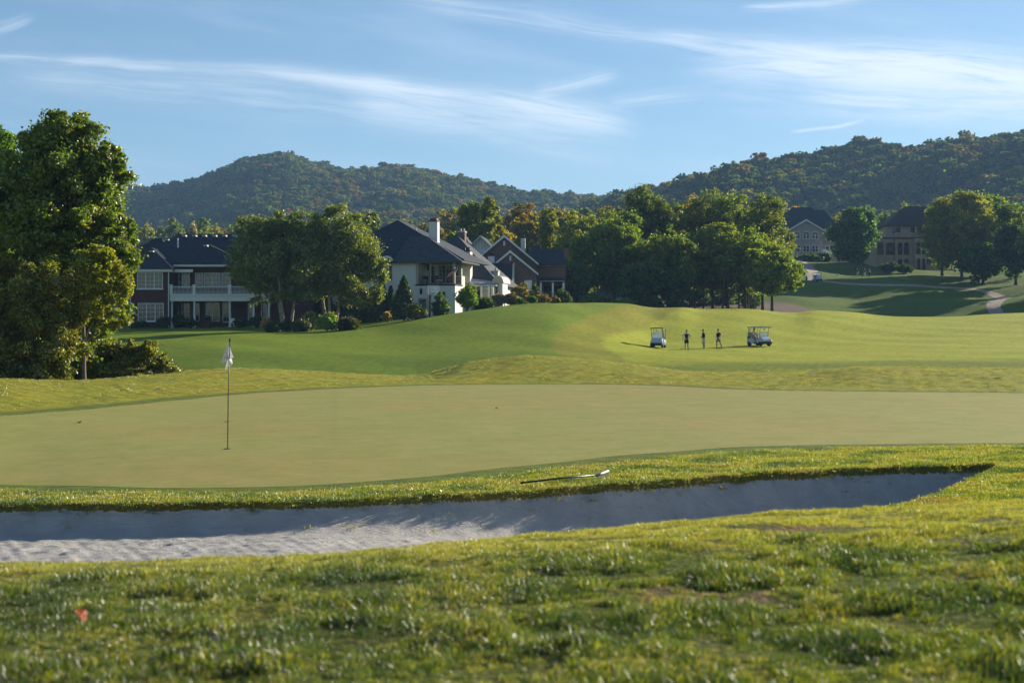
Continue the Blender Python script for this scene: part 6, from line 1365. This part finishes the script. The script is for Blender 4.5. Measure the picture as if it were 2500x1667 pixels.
def person(label, loc, rz, shirt, shorts, arms, legs, shoes, cap=None, hair=True, sleeve=None, longpants=False, lean=(0, 0), headturn=0.0, seated=False, longsleeve=False, vest=None, hscale=1.0, group=None, fingers=True, capcol=None):
    """figure faces local -y, feet at z=0 (or seat reference when seated). arms: (elbow, wrist, hand tip) per side; legs: (knee, ankle, toe) per side"""
    e = empty('person', loc, rz); e.scale = (hscale,)*3; tag(e, label, 'person', group)
    ph = .94; lx, ly = lean; f = Fig()
    pel = f.p((0, 0, ph), (.125, .10)); ab = f.p((lx*.3, ly*.3, ph+.16), (.12, .095), pel); ch = f.p((lx*.8, ly*.8, ph+.37), (.145, .11), ab)
    nk0 = f.p((lx, ly, ph+.50), (.085, .07), ch); nk = f.p((lx, ly-.01, ph+.575), .052, nk0)
    hx, hy = lx*1.05, ly*1.05-.02
    j = f.p((hx, hy-.01, ph+.645), (.070, .075), nk); h1 = f.p((hx, hy, ph+.72), (.078, .092), j); h2 = f.p((hx, hy+.005, ph+.80), (.060, .070), h1)
    sh = {}; wr = {}; kn = {}
    for sd_, (el, wri, tip) in zip((-1, 1), arms):
        a = f.p((lx*.9+sd_*.155, ly*.9, ph+.455), .060, ch); b_ = f.p(el, .043, a); m_ = f.p(Vector(el).lerp(Vector(wri), .45), .037, b_); c_ = f.p(wri, .024, m_)
        d_ = (Vector(tip)-Vector(wri)).normalized(); pm_ = f.p(Vector(wri)+d_*.05, (.030, .020), c_); side = d_.cross(Vector((0, 1, .2))).normalized()
        sh[sd_] = (Vector((lx*.9+sd_*.155, ly*.9, ph+.455)), Vector(el), Vector(wri))
        if fingers:
            for q in range(4):
                o_ = side*(.022*(q-1.5)); p0 = f.p(Vector(wri)+d_*.09+o_, .0095, pm_); p1_ = f.p(Vector(wri)+d_*(.125-.006*abs(q-1.2))+o_*1.1+Vector((0, -.008, -.004)), .008, p0); f.p(Vector(wri)+d_*(.15-.008*abs(q-1.2))+o_*1.1+Vector((0, -.02, -.004)), .006, p1_)
            t0 = f.p(Vector(wri)+d_*.05+side*.042, .010, pm_); f.p(Vector(wri)+d_*.085+side*.055, .008, t0)
    for sd_, (k_, an, toe) in zip((-1, 1), legs):
        hp = f.p((sd_*.085, .0, ph-.06), .092, pel); k1 = f.p(k_, .058, hp); m_ = f.p(Vector(k_).lerp(Vector(an), .35)+Vector((0, .012, 0)), .056, k1); a_ = f.p(an, .036, m_); f.p(toe, .030, a_)
        kn[sd_] = (Vector((sd_*.085, 0, ph-.06)), Vector(k_), Vector(an), Vector(toe))
    b = skin_obj('body', f.v, f.e, f.r, pel, M_skin, e)
    # face
    hc = Vector((hx, hy, ph+.71)); R_ = Matrix.Rotation(headturn, 4, 'Z'); T_ = Matrix.Translation(hc) @ R_
    mb = MB()
    def blob(mb, c_, r_, n=8):
        prof = [(max(1e-4, math.sin(math.pi*i/6)), -math.cos(math.pi*i/6)) for i in range(7)]; q = MB().lathe([(a_*1.0, b_*1.0) for a_, b_ in prof], (0, 0, 0), n)
        mb.add([T_ @ Vector((c_[0]+v[0]*r_[0], c_[1]+v[1]*r_[1], c_[2]+v[2]*r_[2])) for v in q.v], q.f)
    blob(mb, (0, -.095, -.01), (.014, .020, .026)); 
    for s in (-1, 1): blob(mb, (s*.080, .0, -.005), (.012, .020, .030))
    mb.build('face', M_skin, e, smooth=True)
    mb = MB()
    for s in (-1, 1): blob(mb, (s*.030, -.084, .022), (.011, .008, .007))
    blob(mb, (0, -.082, -.052), (.024, .008, .006)); mb.build('eyes_and_mouth', M_hair, e, smooth=True)
    if hair:
        q = MB(); prof = [(.088*math.sin(t_), .098*math.cos(t_)) for t_ in [math.pi*.5*i/6+.01 for i in range(7)]][::-1]
        m2 = MB().lathe([(max(a_, 1e-3), z_) for a_, z_ in prof], (0, 0, 0), 16); q.add([T_ @ Vector((v[0], v[1]*1.12+.012, v[2]*.95+.02 - (0.05 if v[1] > .03 and v[2] < .03 else 0))) for v in m2.v], m2.f); q.build('hair', M_hair, e, smooth=True)
    if cap:
        q = MB(); prof = [(.097*math.sin(t_), .095*math.cos(t_)) for t_ in [math.pi*.5*i/6+.01 for i in range(7)]][::-1]; m2 = MB().lathe([(max(a_, 1e-3), z_) for a_, z_ in prof], (0, 0, 0), 16)
        q.add([T_ @ Vector((v[0], v[1]*1.12+.005, v[2]+.045)) for v in m2.v], m2.f)
        q.add([T_ @ Vector(v) for v in [(-.07, -.08, .048), (.07, -.08, .048), (.055, -.175, .035), (-.055, -.175, .035), (-.07, -.08, .060), (.07, -.08, .060), (.055, -.175, .043), (-.055, -.175, .043)]], [(3,2,1,0), (4,5,6,7), (0,1,5,4), (1,2,6,5), (2,3,7,6), (3,0,4,7)])
        q.build('cap', cap, e, smooth=False)
    # shirt
    g = Fig(); c0 = g.p((0, 0, ph-.02), (.150, .125)); c1 = g.p((lx*.3, ly*.3, ph+.16), (.145, .12), c0); c2_ = g.p((lx*.8, ly*.8, ph+.37), (.170, .135), c1); c3_ = g.p((lx, ly, ph+.515), (.095, .085), c2_)
    for sd_ in (-1, 1):
        a, el, wri = sh[sd_]; q = g.p(a, .074, c2_); 
        if not (vest): 
            q2 = g.p(a.lerp(el, .75), .062, q)
            if longsleeve: q3 = g.p(el, .056, q2); g.p(el.lerp(wri, .9), .040, q3)
    skin_obj('shirt', g.v, g.e, g.r, 0, shirt, e)
    if vest:
        for sd_ in (-1, 1):
            a, el, wri = sh[sd_]; g = Fig(); q = g.p(a + Vector((sd_*.02, 0, 0)), .068); q = g.p(a.lerp(el, .8), .058, q)
            if longsleeve: q = g.p(el, .054, q); g.p(el.lerp(wri, .85), .040, q)
            skin_obj('sleeve', g.v, g.e, g.r, 0, vest, e)
        MB().add([(-.035+lx, ly-.105, ph+.50), (.035+lx, ly-.105, ph+.50), (lx, ly-.135, ph+.40), (lx, ly-.10, ph+.50)], [(0, 1, 2), (0, 2, 3), (1, 3, 2), (0, 3, 1)]).build('collar', vest, e)
    g = Fig(); c0 = g.p((0, 0, ph+.04), (.140, .12)); c1 = g.p((0, 0, ph-.05), (.150, .125), c0)
    for sd_ in (-1, 1):
        hp, k_, an, toe = kn[sd_]; q = g.p(hp.lerp(k_, .25), .115, c1); q2 = g.p(hp.lerp(k_, .95), .088, q)
        if longpants: q3 = g.p(k_.lerp(an, .5), .074, q2); g.p(k_.lerp(an, .95), .064, q3)
    skin_obj('trousers' if longpants else 'shorts', g.v, g.e, g.r, 0, shorts, e)
    for sd_ in (-1, 1):
        hp, k_, an, toe = kn[sd_]; g = Fig(); d_ = (toe-an); d_.z = 0; d_ = d_.normalized(); a0 = an + Vector((0, 0, -.035)); q = g.p(a0 - d_*.055, .044); q = g.p(a0 + d_*.06 + Vector((0, 0, -.012)), (.050, .040), q); g.p(a0 + d_*.17 + Vector((0, 0, -.02)), (.040, .028), q)
        skin_obj('shoe', g.v, g.e, g.r, 0, shoes, e, 1)
    return e
def cloth(n, c): return simple(n, c, .85, var=.08, spec=.15)
C_nvy, C_lav, C_blk, C_shb, C_gry, C_wht, C_pol = cloth('navy_cloth', (.014, .018, .042)), cloth('lavender_cloth', (.46, .45, .62)), cloth('black_cloth', (.012, .012, .018)), cloth('dark_shorts', (.02, .022, .04)), cloth('pale_grey_cloth', (.50, .49, .47)), cloth('white_cloth', (.65, .65, .65)), cloth('slate_blue_cloth', (.16, .19, .27))
C_mar, C_sky, C_khk, C_den = cloth('maroon_cloth', (.16, .02, .035)), cloth('sky_blue_cloth', (.10, .30, .55)), cloth('khaki_cloth', (.40, .34, .26)), cloth('dark_blue_cloth', (.03, .045, .09))
G3 = 'golfers standing between the fairway carts'
def st(px, Y): x = XP(px, Y); return (x, Y, H(x, Y)-.01)
leg_a = (((-.11, -.02, .50), (-.13, .02, .08), (-.15, -.14, .03)), ((.11, -.02, .50), (.14, .02, .08), (.17, -.14, .03)))
pa_ = person('golfer in navy vest over pale sleeves with hands on hips beside the left cart', st(1676, 129), rad(4), C_nvy, C_shb, (((-.37, .10, 1.18), (-.20, -.06, 1.02), (-.14, -.12, .98)), ((.40, .10, 1.20), (.20, -.06, 1.04), (.13, -.12, 1.0))), leg_a, C_blk, cap=cloth('navy_cap', (.03, .02, .10)), vest=C_lav, longsleeve=True, hair=False, group=G3)
x_ = XP(1667, 128.7); z_ = H(XP(1664, 128.6), 128.6); e = empty('golf_club', (XP(1664, 128.6), 128.6, z_)); tag(e, 'golf club held upright by the golfer with hands on hips', 'golf club')
MB().tube([(0, 0, .02), (.16, .25, 1.0)], .008, 8).build('shaft', M_rim, e); MB().tube([(.13, .21, .82), (.165, .257, 1.03)], .014, 8).build('grip', M_blk, e); MB().box(-.08, .02, -.02, .02, 0, .05).build('club_head', M_cblack, e, bevel=.008)
person('golfer in dark long sleeved top and pale shorts turned towards the left, middle of three', st(1718, 130), rad(-78), C_nvy, C_gry, (((-.24, -.02, 1.15), (-.19, -.20, 1.02), (-.10, -.24, .98)), ((.24, .00, 1.14), (.20, -.16, .99), (.12, -.24, .97))), (((-.09, -.03, .50), (-.09, .03, .08), (-.09, -.13, .03)), ((.09, .0, .50), (.10, .04, .08), (.10, -.12, .03))), C_wht, cap=cloth('blue_cap', (.05, .09, .17)), longsleeve=True, hair=False, lean=(0, -.03), group=G3)
person('golfer in black polo and slate shorts with legs apart, rightmost of three', st(1754, 131), rad(-50), C_blk, C_pol, (((-.25, .02, 1.16), (-.26, -.05, .92), (-.25, -.10, .82)), ((.28, .04, 1.17), (.33, -.04, .95), (.34, -.08, .85))), (((-.12, -.08, .51), (-.14, -.12, .08), (-.15, -.27, .03)), ((.15, .06, .50), (.22, .22, .08), (.24, .07, .03))), C_wht, cap=cloth('dark_cap', (.05, .04, .06)), hair=False, group=G3)
G4 = 'distant golfers on the far slope'
arm_d = (((-.25, .02, 1.16), (-.22, -.12, .95), (-.18, -.2, .9)), ((.25, .02, 1.16), (.22, -.12, .95), (.18, -.2, .9)))
person('distant golfer in black top and khaki trousers, left of the far three', st(2093, 300), rad(10), C_blk, C_khk, arm_d, leg_a, C_wht, cap=C_wht, hair=False, longpants=True, group=G4)
person('distant golfer in maroon shirt and white cap, middle of the far three', st(2111, 299), rad(-30), C_mar, C_gry, arm_d, leg_a, C_wht, cap=C_wht, hair=False, longpants=True, lean=(0, -.08), group=G4)
person('distant golfer in sky blue shirt and dark trousers, right of the far three', st(2122.5, 301), rad(20), C_sky, C_den, arm_d, leg_a, C_blk, hair=True, longpants=True, group=G4)
# driver seated in the right cart: pelvis sits on the seat (seat top .84)
Mx = Matrix.Translation(c2.location) @ Matrix.Rotation(c2.rotation_euler.z, 4, 'Z'); lp_ = Mx @ Vector((-.24, .42, -.02))
legs_s = (((-.12, -.42, .90), (-.13, -.62, .44), (-.13, -.76, .40)), ((.12, -.42, .90), (.13, -.60, .44), (.13, -.74, .40)))
person('person in a pale top seated at the wheel of the right fairway cart', lp_, c2.rotation_euler.z, C_gry, C_khk, (((-.22, -.18, 1.14), (-.14, -.42, 1.10), (-.08, -.50, 1.10)), ((.22, -.18, 1.14), (.14, -.42, 1.10), (.08, -.50, 1.10))), legs_s, C_wht, cap=C_nvy, hair=False, hscale=.97)

# ------------------------------------------------------------------ haze
hz = MB().box(-2400, 2700, -300, 5300, -6, 460).build('haze', None); tag(hz, None, None, None, 'stuff')
m = bpy.data.materials.new('haze'); m.use_nodes = True; t = NT(m.node_tree)
for n_ in list(t.n): t.n.remove(n_)
pv = t.new('ShaderNodeVolumePrincipled'); pv.inputs['Color'].default_value = (.34, .60, 1.0, 1); pv.inputs['Density'].default_value = .00015; pv.inputs['Anisotropy'].default_value = .1
oo = t.new('ShaderNodeOutputMaterial'); t.l.new(pv.outputs[0], oo.inputs['Volume']); hz.data.materials.append(m)
